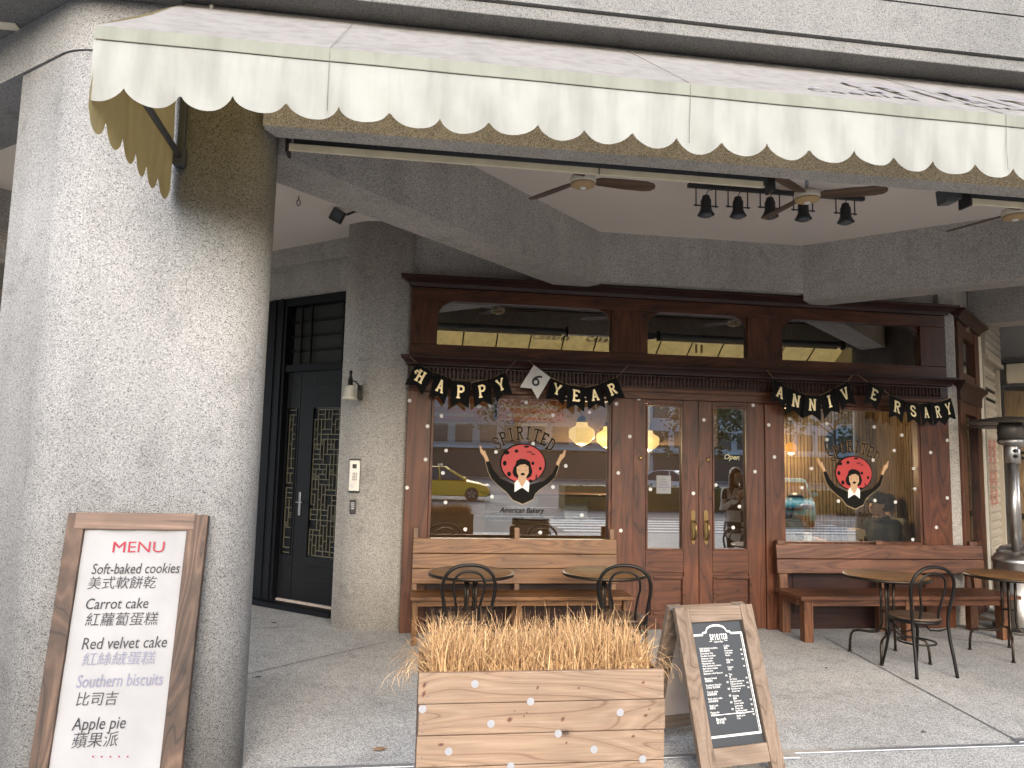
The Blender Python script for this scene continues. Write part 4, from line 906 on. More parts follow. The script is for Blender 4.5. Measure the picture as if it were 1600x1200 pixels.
# ------------------------------------------------------------------ sandwich board
ux, uy = .515, .098; az = math.atan2(uy, ux); WID = math.hypot(ux, uy)
t = empty('sandwich_board', (1.60, 3.885, 0), az); tag(t, 'folding wooden sandwich board with black printed menu beside the planter', 'sign')
HT, LN = .838, .285; LEN = math.hypot(HT, LN); le = math.atan2(LN, HT)
FR = Matrix.Rotation(-le, 4, 'X')                     # local (u, depth, w up the slope) -> leaning panel
def fb(name, mt, a, b, bev=.004, par=None): return MB(FR).box(a, b).build(name, mt, par or t, bevel=bev)
fb('stile', 'sign_z', (0, -.035, -.0), (.092, 0, LEN)); fb('stile', 'sign_z', (WID - .085, -.035, 0), (WID, 0, LEN))
fb('top_rail', 'sign_x', (.093, -.032, LEN - .088), (WID - .086, -.003, LEN - .004)); fb('bottom_rail', 'sign_x', (.093, -.032, .055), (WID - .086, -.003, .150))
bd = fb('menu_panel', 'board', (.094, -.014, .151), (WID - .087, -.006, LEN - .089), .001)
BU0, BU1, BW0, BW1 = .094, WID - .087, .151, LEN - .089
def bp(a, b, h=0): return FR @ Vector((BU0 + (BU1 - BU0) * a, -.0155 - h, BW1 + (BW0 - BW1) * b))
m = MB()
def line(p, q, wd=.006):
    p, q = Vector(p), Vector(q); asp = (BU1 - BU0) / (BW1 - BW0); d = Vector(((q.x - p.x) * asp, q.y - p.y)); d.normalize(); n = Vector((-d.y / asp, d.x)) * wd / 2
    m.poly([bp(*(p + n)), bp(*(q + n)), bp(*(q - n)), bp(*(p - n))])
for off, wd in ((0, .007), (.028, .0035)):
    path = [(.0, .10 + off * .4), (.2, .10 + off * .4), (.2, .085 + off * .4), (.27, .08 + off * .4)] + [(.47 + .19 * math.cos(PI - PI * i / 14), .07 + off * .4 - .045 * math.sin(PI * i / 14)) for i in range(15)] + [(.68, .08 + off * .4), (.74, .085 + off * .4), (.74, .098 + off * .4), (.965 - off, .10 + off * .4), (.965 - off, .925 - off * .4), (0, .925 - off * .4)]
    for p, q in zip(path, path[1:]): line(p, q, wd)
line((.16, .755), (.9, .755), .005); line((.30, .162), (.36, .162), .003); line((.6, .162), (.66, .162), .003)
m.build('printed_border', 'chalk', bd)
m = MB(); H_ = BW1 - BW0; W2 = BU1 - BU0
for i, c in enumerate('SPIRITED'): strokes(m, c, lambda u, v, h, i=i: bp(.33 + i * .043 + u * .046, .15 - v * .045, h), .2, .12)
m.build('printed_title', 'chalk', bd)
m = MB()
def words(txt, a, b, size, wmax=None, bold=0):
    vs, fs = text_mesh(txt, size, bold=bold); k = 1
    if wmax:
        wd = max(v.x for v in vs); k = min(1, wmax * W2 / wd)
    m.add([bp(a + v.x * k / W2, b - v.y / H_) for v in vs], fs)
words('Cafe & Bar', .39, .175, .014)
L_ = ['Soft-baked cookies', '美式軟餅乾', 'Chocolate chip', 'Double chocolate', 'Oatmeal raisin', 'Peanut butter', 'Macadamia nut', 'White chocolate & cranberry', 'Red velvet cookie', 'Cookie box', 'Seasonal cookie flavours']
for i, s_ in enumerate(L_): words(s_, .09, .225 + i * .0205, .0135 if i else .0155, .36)
b_ = .47
for s1, s2 in (('Banana bread', '香蕉麵包'), ('Southern biscuits', '比司吉 南方鬆餅'), ('Carrot cake', '紅蘿蔔蛋糕'), ('Red velvet cake', '紅絲絨蛋糕'), ('Apple pie', '蘋果派'), ('Pecan pie', '胡桃派')):
    words(s1, .09, b_, .0145, .32); words(s2, .09, b_ + .02, .0125, .3); words('80', .49, b_ - .012, .014); b_ += .054
b_ = .215
for grp in (('Coffee', '咖啡', 'Americano', 'Caffe latte', 'Mocha'), ('Milk tea', '奶茶'), ('Cocoa', '可可'), ('Tea', '茶', 'Earl Grey', 'English breakfast tea', 'Peppermint tea', 'Chamomile herb tea', 'Rooibos tea', 'Green tea'), ('Drinks', '飲料', 'Root beer', 'Cream soda', 'Lemonade', 'Ginger ale', 'Sparkling water', 'Orange juice', 'Apple juice', 'Cola')):
    for i, s_ in enumerate(grp):
        words(s_, .56, b_, .0145 if i == 0 else .0125, .27)
        if i > 1 and i % 2 == 0 or (len(grp) < 3 and i == 0): words('90', .87, b_, .013)
        b_ += .0195
    b_ += .02
words('Brunch', .17, .80, .022); words('早午餐', .17, .825, .017)
m.build('printed_list', 'chalk', bd)
# rear half of the board
BK = Matrix.Translation((0, LN * 2 + .02, 0)) @ Matrix.Rotation(le, 4, 'X')
def kb_(name, mt, a, b): return MB(BK).box(a, b).build(name, mt, t, bevel=.004)
kb_('stile', 'sign_z', (-.005, 0, 0), (.085, .035, LEN)); kb_('stile', 'sign_z', (WID - .09, 0, 0), (WID - .005, .035, LEN)); kb_('top_rail', 'sign_x', (.086, .003, LEN - .088), (WID - .091, .032, LEN - .004))
MB(BK).box((.086, .006, .16), (WID - .091, .014, LEN - .089)).build('rear_panel', 'boardback', t)
kb_('bottom_rail', 'sign_x', (.086, .003, .07), (WID - .091, .032, .158))
MB().tube([(.05, .09, .20), (.2, .3, .10), (.35, .5, .17)], .002, 5).build('stay_cord', 'kraft', t)
MB().box((.0, LN - .012, HT - .012), (.07, LN + .034, HT + .002)).box((WID - .08, LN - .012, HT - .012), (WID - .02, LN + .034, HT + .002)).build('hinge', 'dullsteel', t, bevel=.002)

# ------------------------------------------------------------------ menu board leaning on the pillar
MT_Y, MF_Y, MZ = 4.00, 3.775, 1.352
t = empty('menu_board', (-1.655, MF_Y, 0)); tag(t, 'tall wood framed white menu board with hand lettering leaning on granite pillar', 'sign')
ml = math.atan2(MT_Y - MF_Y, MZ); ML = math.hypot(MT_Y - MF_Y, MZ); MR = Matrix.Rotation(-ml, 4, 'X'); MW = .668
pn = Vector((0, -math.cos(ml), math.sin(ml)))
def mloc(px, py):
    p = onP(px, py, (-1.655, MF_Y, 0), pn) - Vector((-1.655, MF_Y, 0)); q = MR.inverted() @ p; return q.x, q.z
def fb2(name, mt, a, b, bev=.005): return MB(MR).box(a, b).build(name, mt, t, bevel=bev)
fb2('stile', 'menu_z', (0, -.006, 0), (.082, .034, ML - .001)); fb2('stile', 'menu_z', (MW - .098, -.006, 0), (MW, .034, ML - .004))
fb2('top_rail', 'menu_x', (.036, -.0085, ML - .082), (MW - .063, .030, ML + .002)); fb2('bottom_rail', 'menu_x', (.083, -.006, .05), (MW - .099, .030, .13))
# slightly wrinkled sheet
m = MB(MR); nu, nw = 16, 34; u0, u1, w0, w1 = .080, MW - .096, .131, ML - .075
m.add([(u0 + (u1 - u0) * i / nu, .014 - .0022 * math.sin(i * .7 + j * .33) * math.sin(j * .41) - .002 * max(0, j - 30) * math.sin(i * .9), w0 + (w1 - w0) * j / nw) for i in range(nu + 1) for j in range(nw + 1)], [(i * (nw + 1) + j, (i + 1) * (nw + 1) + j, (i + 1) * (nw + 1) + j + 1, i * (nw + 1) + j + 1) for i in range(nu) for j in range(nw)], True)
sh = m.build('paper_sheet', 'paper', t)
def mtext(txt, xa, xb, yb, hpx, mt, shear=0, bold=0.0):
    ua, wa = mloc(xa, yb); ub, wb = mloc(xb, yb - (xb - xa) * .012); cap = .00306 * hpx / .72
    vs, fs = text_mesh(txt, cap, shear=shear, bold=bold); x0 = min(v.x for v in vs); wd = max(v.x for v in vs) - x0; k = (ub - ua) / wd
    mb = MB(MR); mb.add([(ua + (v.x - x0) * k, .0095, wa + v.y + (v.x - x0) * .012) for v in vs], fs); return mb.build('hand_lettering', mt, sh)
mtext('MENU', 174, 255, 863, 18, 'redink', 0, 0)
for a in (('Soft-baked cookies', 141.5, 279, 897, 17, 'ink'), ('Carrot cake', 132, 230, 952, 17, 'ink'), ('Red velvet cake', 126, 259, 1015, 18, 'ink'), ('Southern biscuits', 117, 252, 1075, 19, 'greyink'), ('Apple pie', 110, 194, 1142, 18.5, 'ink')): mtext(*a, shear=.12, bold=.0002)
for a in (('美式軟餅乾', 135, 243, 919, 15.5, 'ink'), ('紅蘿蔔蛋糕', 131, 245, 977, 16, 'ink'), ('紅絲絨蛋糕', 126, 241, 1039, 15.5, 'greyink'), ('比司吉', 117, 182, 1102, 15.5, 'ink'), ('蘋果派', 110, 182, 1168, 17, 'ink')): mtext(*a, shear=.1, bold=-.0002)
m = MB(MR)
for i in range(5):
    u, w_ = mloc(144 + i * 13.6, 1183); m.lathe([(0, 0), (.004, 0), (.004, .0004), (0, .0005)], 8, (u, .0098, w_), Matrix.Rotation(PI / 2, 3, 'X'), False)
m.build('red_dots', 'redink', sh)

# ------------------------------------------------------------------ patio heaters
def make_heater():
    t = empty('patio_heater')
    MB().lathe([(0, .002), (.235, .002), (.235, .05), (.215, .055), (.215, .70), (.225, .715), (.228, .75), (.21, .765), (.19, .80), (.10, .825), (0, .826)], 40).build('tank_housing', 'steel', t)
    MB().lathe([(.2365, .03), (.24, .035), (.24, .075), (.2365, .08)], 40).build('foot_ring', 'black', t)
    MB().lathe([(.039, .82), (.039, 1.76)], 20).build('post', 'steel', t)
    MB().lathe([(.058, 1.765), (.066, 1.77), (.066, 1.93), (.058, 1.945)], 24).build('control_housing', 'steel', t)
    for z in (1.83, 1.89): MB().lathe([(.018, 0), (.016, .03), (0, .03)], 12, (-.02, -.064, z), Matrix.Rotation(PI / 2, 3, 'X')).build('knob', 'black', t)
    MB().lathe([(.06, 1.946), (.115, 1.96), (.128, 1.985), (.128, 2.012)], 28).build('burner_bowl', 'steel', t)
    MB().lathe([(.12, 2.013), (.122, 2.16), (.10, 2.19), (0, 2.19)], 28).build('emitter_mesh', 'hood', t)
    MB().lathe([(.40, 2.185), (.405, 2.19), (.30, 2.225), (.15, 2.25), (.03, 2.262), (0, 2.262), ], 44).build('reflector', 'hood', t)
    for a in (0, 2.1, 4.2): MB().tube([(.1 * math.cos(a), .1 * math.sin(a), 2.17), (.1 * math.cos(a), .1 * math.sin(a), 2.235)], .006, 6).build('reflector_stud', 'darkgrey', t)
    return t
hb = make_heater(); hb.location = (6.44, 7.10, 0); tag(hb, 'stainless steel patio heater with dark reflector beside the beige shutter, nearer of two', 'heater', 'patio heaters')
h2 = copy_tree(hb); h2.location = (7.10, 7.78, 0); h2.rotation_euler = (0, 0, 1); tag(h2, 'stainless steel patio heater standing close behind another heater', 'heater', 'patio heaters')

# ------------------------------------------------------------------ side wall on the right: timber bay, roller shutter, far end
rzw = math.atan2(DR.y, DR.x)
t = empty('side_window', (6.08, 7.42, 0), rzw); tag(t, 'narrow dark timber bay window on the side wall right of the shopfront', 'window')
def wb(name, mt, *bs, **k):
    m = MB()
    for a, b in bs: m.box(a, b)
    return m.build(name, mt, k.get('par', t), bevel=k.get('bev', .005))
wb('post', 'front_z', ((.03, -.03, 0), (.30, .06, 3.36)), ((1.08, -.03, 0), (1.35, .06, 3.36)))
wb('rail', 'front_x', ((.301, -.02, 3.22), (1.079, .06, 3.36)), ((.301, -.02, 2.32), (1.079, .06, 2.80)), ((.301, -.02, 0), (1.079, .06, .84)))
wb('window_pane', 'glass', ((.30, .02, .84), (1.08, .026, 2.32))); wb('transom_pane', 'darkglass', ((.30, .02, 2.80), (1.08, .026, 3.22)))
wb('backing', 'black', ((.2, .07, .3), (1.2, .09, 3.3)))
moulding(.03, 1.35, [(.03, 3.365), (.05, 3.37), (.055, 3.40), (.10, 3.44), (.13, 3.455), (.13, 3.478)], 'top_cornice', 'cornice', t, yb=.05)
moulding(.03, 1.35, [(.032, 2.45), (.04, 2.455), (.04, 2.56), (.06, 2.60), (.10, 2.64), (.10, 2.67)], 'middle_cornice', 'cornice', t, yb=.05)
t = empty('roller_shutter', (6.08, 7.42, 0), rzw); tag(t, 'beige roller shutter with ridged slats, hole rows and faded red lettering', 'shutter')
m = MB(); z = .02
prof = []
while z < 3.08: prof += [(.0, z), (-.022, z + .03), (-.022, z + .075), (.0, z + .105)]; z += .109
vs = []
for y, z in prof: vs += [(1.60, .02 + y, z), (2.80, .02 + y, z)]
m.add(vs, [(2 * i, 2 * i + 1, 2 * i + 3, 2 * i + 2) for i in range(len(prof) - 1)]); m.build('slats', 'shutter', t)
m = MB()
for r_ in range(3):
    for i in range(16): m.box((1.68 + i * .068, -.0035, 2.60 + r_ * .145), (1.705 + i * .068, .03, 2.645 + r_ * .145))
m.build('vent_holes', 'black', t)
wb('side_rail', 'shutter', ((1.572, -.05, 0), (1.598, .05, 3.1)), ((2.802, -.05, 0), (2.868, .05, 3.1)))
hs = MB().box((1.572, -.10, 3.10), (2.868, .03, 3.16))
for i in range(7): hs.box((1.58, -.075, 3.165 + i * .1), (2.86, .03, 3.250 + i * .1)); hs.box((1.59, -.055, 3.2501 + i * .1), (2.85, .02, 3.2648 + i * .1))
hs.build('housing', 'shutter', t, bevel=.008)
m = MB()
for c_, xx in ((0, 1.95), (1, 2.30)):
    for i, chh in enumerate('請勿停車'):
        vs, fs = text_mesh(chh, .26, bold=.004); m.add([(xx + v.x, -.0045, 1.88 - i * .22 + v.y) for v in vs], fs)
m.build('red_lettering', 'fadedred', t)
t = empty('wall_box_sign', (6.08, 7.42, 0), rzw); tag(t, 'blank cream box sign on the far end wall above brown panelling', 'sign')
MB().box((2.93, -2.6, 2.90), (3.04, -.12, 3.19)).build('face', 'cream', t, bevel=.01); MB().box((2.90, -2.7, 3.195), (3.04, -.06, 3.25)).box((2.90, -2.7, 2.85), (3.04, -.06, 2.895)).build('frame', 'darkgrey', t, bevel=.005)
t = empty('panelled_partition', (6.08, 7.42, 0), rzw); tag(t, 'brown panelled partition at the far right end of the arcade', 'partition')
MB().box((2.97, -6, 0), (3.04, -.08, 2.8)).build('sheet', 'slat', t)
for y in (-5, -3.4, -1.9, -1.2, -.45): MB().box((2.92, y - .05, 0), (2.969, y + .05, 2.84)).build('mullion', 'bronze_iron', t)
MB().box((2.93, -6, 1.02), (2.968, -.08, 1.10)).build('rail', 'bronze_iron', t)

# ------------------------------------------------------------------ leaves on the floor
def leaf(x, y, mt, s, a, lab):
    pts = [(.0, 0), (.25, .22), (.6, .26), (1, 0), (.6, -.26), (.25, -.22)]; m = MB()
    vs = [Vector((p * s * math.cos(a) - q * s * math.sin(a), p * s * math.sin(a) + q * s * math.cos(a), .006 + .25 * s * abs(q))) for p, q in pts]
    m.add(vs, [(0, 1, 5), (1, 2, 4, 5), (2, 3, 4)]); o = m.build('fallen_leaf', mt, None, solid=.001, loc=(x, y, .004)); tag(o, lab, 'leaf')
q = onZ(590, 1174, 0); leaf(q.x - .03, q.y, 'leaf', .085, .1, 'tan dead leaf lying on the pebble floor left of the planter')
q = onZ(404, 1060, 0); leaf(q.x - .03, q.y, 'darkleaf', .055, .2, 'small dark dead leaf on the floor beside the granite pillar')
q = onZ(428, 975, 0); leaf(q.x - .03, q.y, 'darkleaf', .06, .4, 'small dark dead leaf on the floor before the metal door')
q = onZ(1444, 1146, 0); leaf(q.x - .02, q.y, 'darkleaf', .04, .1, 'tiny black leaf scrap on the floor near the metal channel')
q = onZ(1293, 1046, 0); leaf(q.x - .02, q.y, 'darkleaf', .04, .6, 'tiny black leaf scrap on the floor in front of the red brown bench')

# ------------------------------------------------------------------ inside the shop
PEND = []
for i, (px, py, Y, lab) in enumerate(((909, 677, 9.5, 'glowing opal pendant lamp inside the shop, whole behind the left window'), (951, 683, 10.0, 'glowing opal pendant lamp cut off by the left window post'), (1012, 688, 10.6, 'glowing opal pendant lamp half hidden by the left door stile'))):
    p = onY(px, py, Y); t = empty('pendant_lamp', p); tag(t, lab, 'lamp', 'opal pendant lamps in the shop')
    MB().lathe([(.07, .145), (.075, .13), (.08, .10), (.155, .055), (.172, .02), (.168, -.06), (.10, -.125), (.05, -.15), (0, -.152)], 28).build('lamp_shade', 'lampglow', t)
    MB().lathe([(.045, .22), (.06, .18), (.078, .145)], 16).tube([(0, 0, .2), (0, 0, 3.29 - p.z)], .008, 6).build('fitting', 'brass', t)
    pd = bpy.data.lights.new('lamp_bulb', 'POINT'); pd.energy = 20; pd.color = (1, .72, .38); pd.shadow_soft_size = .018; po = bpy.data.objects.new('lamp_bulb', pd); COL.objects.link(po); po.parent = t; po.location = (0, 0, -.175)
p = onY(1236, 700, 8.6); t = empty('small_lamp', p); tag(t, 'small orange glowing pendant lamp behind the left side of the right window', 'lamp')
MB().lathe([(.03, .07), (.06, .04), (.07, 0), (.06, -.05), (.02, -.075), (0, -.076)], 20).build('lamp_shade', 'orangeglow', t); MB().tube([(0, 0, .07), (0, 0, 3.29 - p.z)], .005, 6).build('cord', 'black', t)
pd = bpy.data.lights.new('lamp_bulb', 'POINT'); pd.energy = 34; pd.color = (1, .66, .34); pd.shadow_soft_size = .012; po = bpy.data.objects.new('lamp_bulb', pd); COL.objects.link(po); po.parent = t; po.location = (0, 0, -.092)
t = empty('wall_clock', (5.72, 9.12, 1.98)); tag(t, 'round dark station clock on the slatted partition behind the right window', 'clock')
R9 = Matrix.Rotation(PI / 2, 3, 'X')
MB().lathe([(0, 0), (.20, 0), (.20, .05), (.17, .06)], 32, (0, .04, 0), R9).build('rim', 'iron', t); MB().lathe([(0, .0), (.17, .001), (.17, .006), (0, .007)], 32, (0, -.012, 0), R9).build('dial', 'paper', t)
MB().box((-.006, -.026, 0), (.006, -.023, .12)).box((0, -.03, -.006), (.09, -.027, .006)).build('hands', 'black', t)
t = empty('window_counter', (4.75, 8.0, 0)); tag(t, 'dark counter table just inside the right window', 'table')
MB().box((-.75, -.32, .735), (1.6, .28, .775)).build('tabletop', 'front_x', t, bevel=.004)
for x in (-.68, 1.5): MB().box((x, -.05, 0.016), (x + .06, .02, .734)).build('leg', 'iron', t)
t = empty('paper_bag', (5.06, 7.78, .776), .5); tag(t, 'brown kraft paper bag with folded top standing inside the right window', 'bag')
MB().extr([(-.08, -.05, 0), (.08, -.05, 0), (.085, -.04, .2), (.06, -.01, .215), (-.09, -.03, .20)], (0, .10, .005)).build('body', 'kraft', t, bevel=.006); MB().extr([(-.09, -.055, .13), (.085, -.058, .135), (.085, -.045, .205), (-.09, -.035, .20)], (0, -.006, 0)).build('folded_flap', 'kraft', t)
MB().lathe([(0, 0), (.03, 0), (.03, .001), (0, .001)], 16, (0, -.0525, .07), R9).build('round_print', 'brown_print', t)
t = empty('paper_cup', (4.54, 7.90, .776)); tag(t, 'white paper cup standing at the left end of the window counter', 'cup')
MB().lathe([(0, 0), (.032, 0), (.044, .13), (.04, .13), (.03, .01)], 20).build('body', 'white', t); MB().lathe([(.047, .13), (.046, .142), (.036, .15), (0, .15)], 20).build('lid', 'white', t)
c = copy_tree(ch); c.location = (4.78, 7.72 + .5, 0); c.rotation_euler = (0, 0, -PI / 2 + .3); tag(c, 'black hoop back chair inside the right window beside the paper bag', 'chair', 'black bentwood cafe chairs')
t = empty('display_case', (2.2, 9.6, 0)); tag(t, 'low glass cake display counter inside the shop behind the left window', 'counter')
MB().box((-1.2, -.3, .016), (.6, .3, .62)).build('base', 'inwall', t, bevel=.01); MB().box((-1.2, -.3, 1.22), (.6, .3, 1.25)).build('top', 'front_x', t, bevel=.004)
MB().box((-1.19, -.29, .625), (.59, -.284, 1.215)).build('front_glass', 'glass', t); MB().box((-1.17, -.26, .90), (.57, .26, .91)).build('shelf', 'steel', t)
for i in range(6): MB().lathe([(0, 0), (.08, 0), (.09, .03), (.07, .07), (0, .08)], 16, (-1.0 + i * .27, -.05, .912)).build('cake', 'bench_l' if i % 2 else 'kraft', t)
MB().box((-.05, 10.7, 1.95), (4.7, 10.78, 3.295)).build('shop_bulkhead', 'inwall', B)
for x, Y, w_, h_, z_, nm in ((.15, 10.66, .95, .52, 2.22, 'orange brown printed poster high inside the shop behind the HAPPY garland'), (1.30, 10.66, 1.0, .52, 2.24, 'orange brown printed poster high inside the shop left of the pendant lamps')):
    t = empty('poster', (x, Y, z_)); tag(t, nm, 'poster'); MB().box((0, 0, 0), (w_, .03, h_)).build('sheet', 'poster', t); mm = MB()
    for i, q in enumerate((.8, .9, .7, .5)): mm.box((w_ / 2 - q * w_ / 2, -.004, h_ * .62 - i * .13), (w_ / 2 + q * w_ / 2, -.001, h_ * .62 - i * .13 + .05))
    mm.build('printed_lines', 'tan_print', t)

# ------------------------------------------------------------------ people
def fuse(mb, name, m, parent, voxel=.014, smooth=2, slot=None):
    """melt overlapping closed shapes into one continuous skin"""
    o = mb.build('blockout', m); md = o.modifiers.new('r', 'REMESH'); md.mode = 'VOXEL'; md.voxel_size = voxel; md.use_smooth_shade = True
    sm = o.modifiers.new('s', 'SMOOTH'); sm.factor = .5; sm.iterations = smooth
    me = bpy.data.meshes.new_from_object(o.evaluated_get(bpy.context.evaluated_depsgraph_get())); old = o.data
    me.name = name; me.materials.clear()
    for q in (m if isinstance(m, (list, tuple)) else [m]): me.materials.append(M[q])
    bpy.data.objects.remove(o); bpy.data.meshes.remove(old)
    for p in me.polygons: p.use_smooth = True; p.material_index = slot(p.center) if slot else 0
    r_ = bpy.data.objects.new(name, me); COL.objects.link(r_); r_.parent = parent; return r_
def limb(mb, pts, rad, n=12):
    mb.tube(pts, rad, n)
    for p, r_ in zip(pts, rad): mb.ball(p, r_ * .995, 10, 8)
def head(mb, c, f=1, tilt=0):
    """a head facing +x*f: skull, jaw, nose, brow, lips, ears"""
    c = Vector(c); A = lambda x, y, z: tuple(c + Vector((x * f, y, z)))
    mb.ball(A(-.012, 0, .035), (.094, .077, .092), 16, 12); mb.ball(A(.03, 0, -.045), (.062, .060, .072), 14, 10); mb.ball(A(.062, 0, -.088), (.026, .03, .024), 10, 8)
    mb.tube([A(.080, 0, .018), A(.092, 0, -.004), A(.108, 0, -.028), A(.094, 0, -.038)], [.010, .012, .016, .010], 8); mb.ball(A(.104, 0, -.027), .016, 8, 6)
    mb.ball(A(.078, 0, .035), (.018, .052, .012), 10, 6)
    mb.ball(A(.088, 0, -.056), (.013, .026, .008), 10, 6); mb.ball(A(.084, 0, -.069), (.013, .023, .008), 10, 6)
    for s in (-1, 1): mb.ball(A(.074, s * .030, .012), (.013, .014, .011), 8, 6); mb.ball(A(-.012, s * .078, -.005), (.022, .011, .034), 8, 8); mb.ball(A(.05, s * .038, -.02), (.028, .022, .026), 8, 6)
def hand(mb, w, d, up, sz=1.0, side=1):
    """palm from wrist w along d, five bent fingers"""
    w, d, up = Vector(w), Vector(d).normalized(), Vector(up).normalized(); sd = d.cross(up).normalized() * side
    for k in range(4):
        o = sd * (.030 - .020 * k) * sz; L = (.075, .083, .078, .062)[k] * sz
        limb(mb, [w + o * .7, w + d * .045 * sz + o, w + d * .088 * sz + o], [.015 * sz, .015 * sz, .0125 * sz], 8)
        b = w + d * .09 * sz + o; limb(mb, [b, b + d * L * .45 - up * .012, b + d * L * .75 - up * .035, b + d * L * .85 - up * .06], [.0105 * sz, .0098 * sz, .009 * sz, .008 * sz], 8)
    b = w + d * .025 * sz + sd * .033 * sz; limb(mb, [b, b + d * .03 * sz + sd * .025 * sz - up * .01, b + d * .062 * sz + sd * .03 * sz - up * .02], [.014 * sz, .0115 * sz, .009 * sz], 8)
def seated(loc, rz, lab, top, hat=None, hair='hair', long_hair=False, slump=0, grp=None):
    """person on a chair facing local +x, elbows towards a table"""
    t = empty('person', loc, rz); tag(t, lab, 'person', grp)
    mb = MB(); hz = 1.245 - slump
    head(mb, (.10, 0, hz)); limb(mb, [(.05, 0, hz - .06), (.035, 0, hz - .17)], [.052, .058])
    limb(mb, [(-.06, 0, .52), (-.04, 0, .72), (.0, 0, .92), (.02, 0, hz - .19)], [.15, .14, .155, .09])
    arms = []
    for s in (-1, 1):
        a = [(.02, s * .17, hz - .225), (.08, s * .23, hz - .48), (.31, s * .13, .80)]; arms.append(a)
        limb(mb, a, [.058, .045, .032]); hand(mb, (.31, s * .13, .80), (1, -s * .35, -.02), (0, 0, 1), .95, s)
        limb(mb, [(-.04, s * .09, .50), (.36, s * .11, .50), (.40, s * .11, .12)], [.085, .062, .045]); limb(mb, [(.40, s * .11, .06), (.53, s * .12, .045)], [.045, .038])
    fuse(mb, 'body', ['skin', 'cloth_black'], t, .011, 2, lambda c: 1 if c.z < .70 and not (c.x > .28 and c.z > .7) else 0)
    mb = MB(); limb(mb, [(-.06, 0, .50), (-.04, 0, .72), (.0, 0, .90), (.02, 0, hz - .205)], [.172, .165, .175, .10])
    limb(mb, [(.01, -.15, hz - .235), (.01, .15, hz - .235)], [.082, .082])
    for a in arms: limb(mb, [a[0], a[1], tuple(Vector(a[1]).lerp(Vector(a[2]), .82))], [.078, .064, .05])
    mb.tube([(.035 + .075 * math.cos(q), .075 * math.sin(q), hz - .155 + .02 * -math.cos(q)) for q in [2 * PI * i / 20 for i in range(20)]], .022, 8, closed=True)
    fuse(mb, 'jacket', top, t, .014, 3)
    mb = MB(); mb.ball((.075, 0, hz + .05), (.106, .088, .093), 16, 12); mb.ball((.02, 0, hz - .01), (.066, .082, .085), 14, 10)
    if long_hair:
        for s in (-1, 0, 1): limb(mb, [(.02, s * .065, hz + .02), (-.02, s * .085, hz - .15), (-.035, s * .09, hz - .32)], [.055, .052, .03])
    fuse(mb, 'hair', hair, t, .012, 1)
    if hat:
        mb = MB(); mb.ball((.085, 0, hz + .075), (.118, .098, .085), 18, 12); limb(mb, [(.16, -.05, hz + .055), (.225, 0, hz + .04), (.16, .05, hz + .055)], [.018, .02, .018]); fuse(mb, 'cap', hat, t, .012, 2)
    e = MB()
    for s in (-1, 1): e.box((.178, s * .031 - .013, hz + .009), (.187, s * .031 + .013, hz + .014)); e.box((.180, s * .031 - .018, hz + .034), (.192, s * .031 + .018, hz + .04))
    e.build('eyelids', 'hair', t)
    return t
seated((5.56, 8.02, 0), PI + .25, 'seated person in black cap and black jacket facing left behind the right window', 'cloth_black', 'cloth_black')
seated((4.60, 8.42, 0), -.5, 'seated long haired person in grey top behind the emblem on the right window', 'grey_shirt', long_hair=True, slump=.03)
seated((6.02, 8.62, 0), .6, 'seated person in grey shirt seen from behind, nearest the slatted partition', 'grey_shirt', slump=.03)
# the passer-by whose reflection stands in the right door
t = empty('person', (4.95, 4.12, 0), PI / 2); tag(t, 'standing person in checked shirt with long brown hair reflected in the right door glass', 'person')
mb = MB(); hz = 1.50; head(mb, (.0, 0, hz)); limb(mb, [(-.03, 0, hz - .07), (-.035, 0, hz - .18)], [.048, .055])
limb(mb, [(-.03, 0, .86), (-.03, 0, 1.05), (-.03, 0, 1.22), (-.03, 0, hz - .2)], [.135, .12, .135, .085])
ar = []
for s in (-1, 1):
    a = [(-.03, s * .16, hz - .235), (.02, s * .22, 1.02), (.24, s * .07, 1.20)]; ar.append(a); limb(mb, a, [.05, .04, .03]); hand(mb, a[2], (.45, -s * .2, 1), (-s * .0 - 1, 0, .3), .92, s)
    limb(mb, [(-.03, s * .085, .84), (-.02, s * .09, .46), (-.035, s * .09, .08)], [.085, .058, .04]); limb(mb, [(-.045, s * .09, .045), (.12, s * .105, .035)], [.042, .034])
fuse(mb, 'body', ['skin', 'cloth_black'], t, .011, 2, lambda c: 1 if c.z < .9 else 0)
mp, ntp, bp_ = mat('checked_cloth'); v = coords(ntp, (6, 6, 6)); ck = nd(ntp, 'ShaderNodeTexChecker', _Scale=1.0); ntp.links.new(v, ck.inputs['Vector']); ck.inputs[1].default_value = (.62, .60, .56, 1); ck.inputs[2].default_value = (.05, .05, .06, 1); ntp.links.new(ck.outputs[0], bp_.inputs['Base Color']); bp_.inputs['Roughness'].default_value = .9; M['check'] = mp
mb = MB(); limb(mb, [(-.03, 0, .70), (-.03, 0, .95), (-.03, 0, 1.22), (-.03, 0, hz - .21)], [.19, .165, .165, .095]); limb(mb, [(-.03, -.14, hz - .24), (-.03, .14, hz - .24)], [.075, .075])
for a in ar: limb(mb, [a[0], a[1], tuple(Vector(a[1]).lerp(Vector(a[2]), .8))], [.07, .058, .046])
fuse(mb, 'shirt', 'check', t, .016, 3)
mb = MB(); mb.ball((-.03, 0, hz + .05), (.108, .09, .095), 16, 12); mb.ball((-.075, 0, hz - .02), (.07, .085, .10), 14, 10)
for s in (-1, 1): limb(mb, [(-.01, s * .075, hz + .03), (.03, s * .095, hz - .16), (.075, s * .09, hz - .36)], [.04, .045, .025])
limb(mb, [(-.09, 0, hz), (-.12, 0, hz - .3)], [.08, .06]); fuse(mb, 'hair', 'brownhair', t, .012, 1)
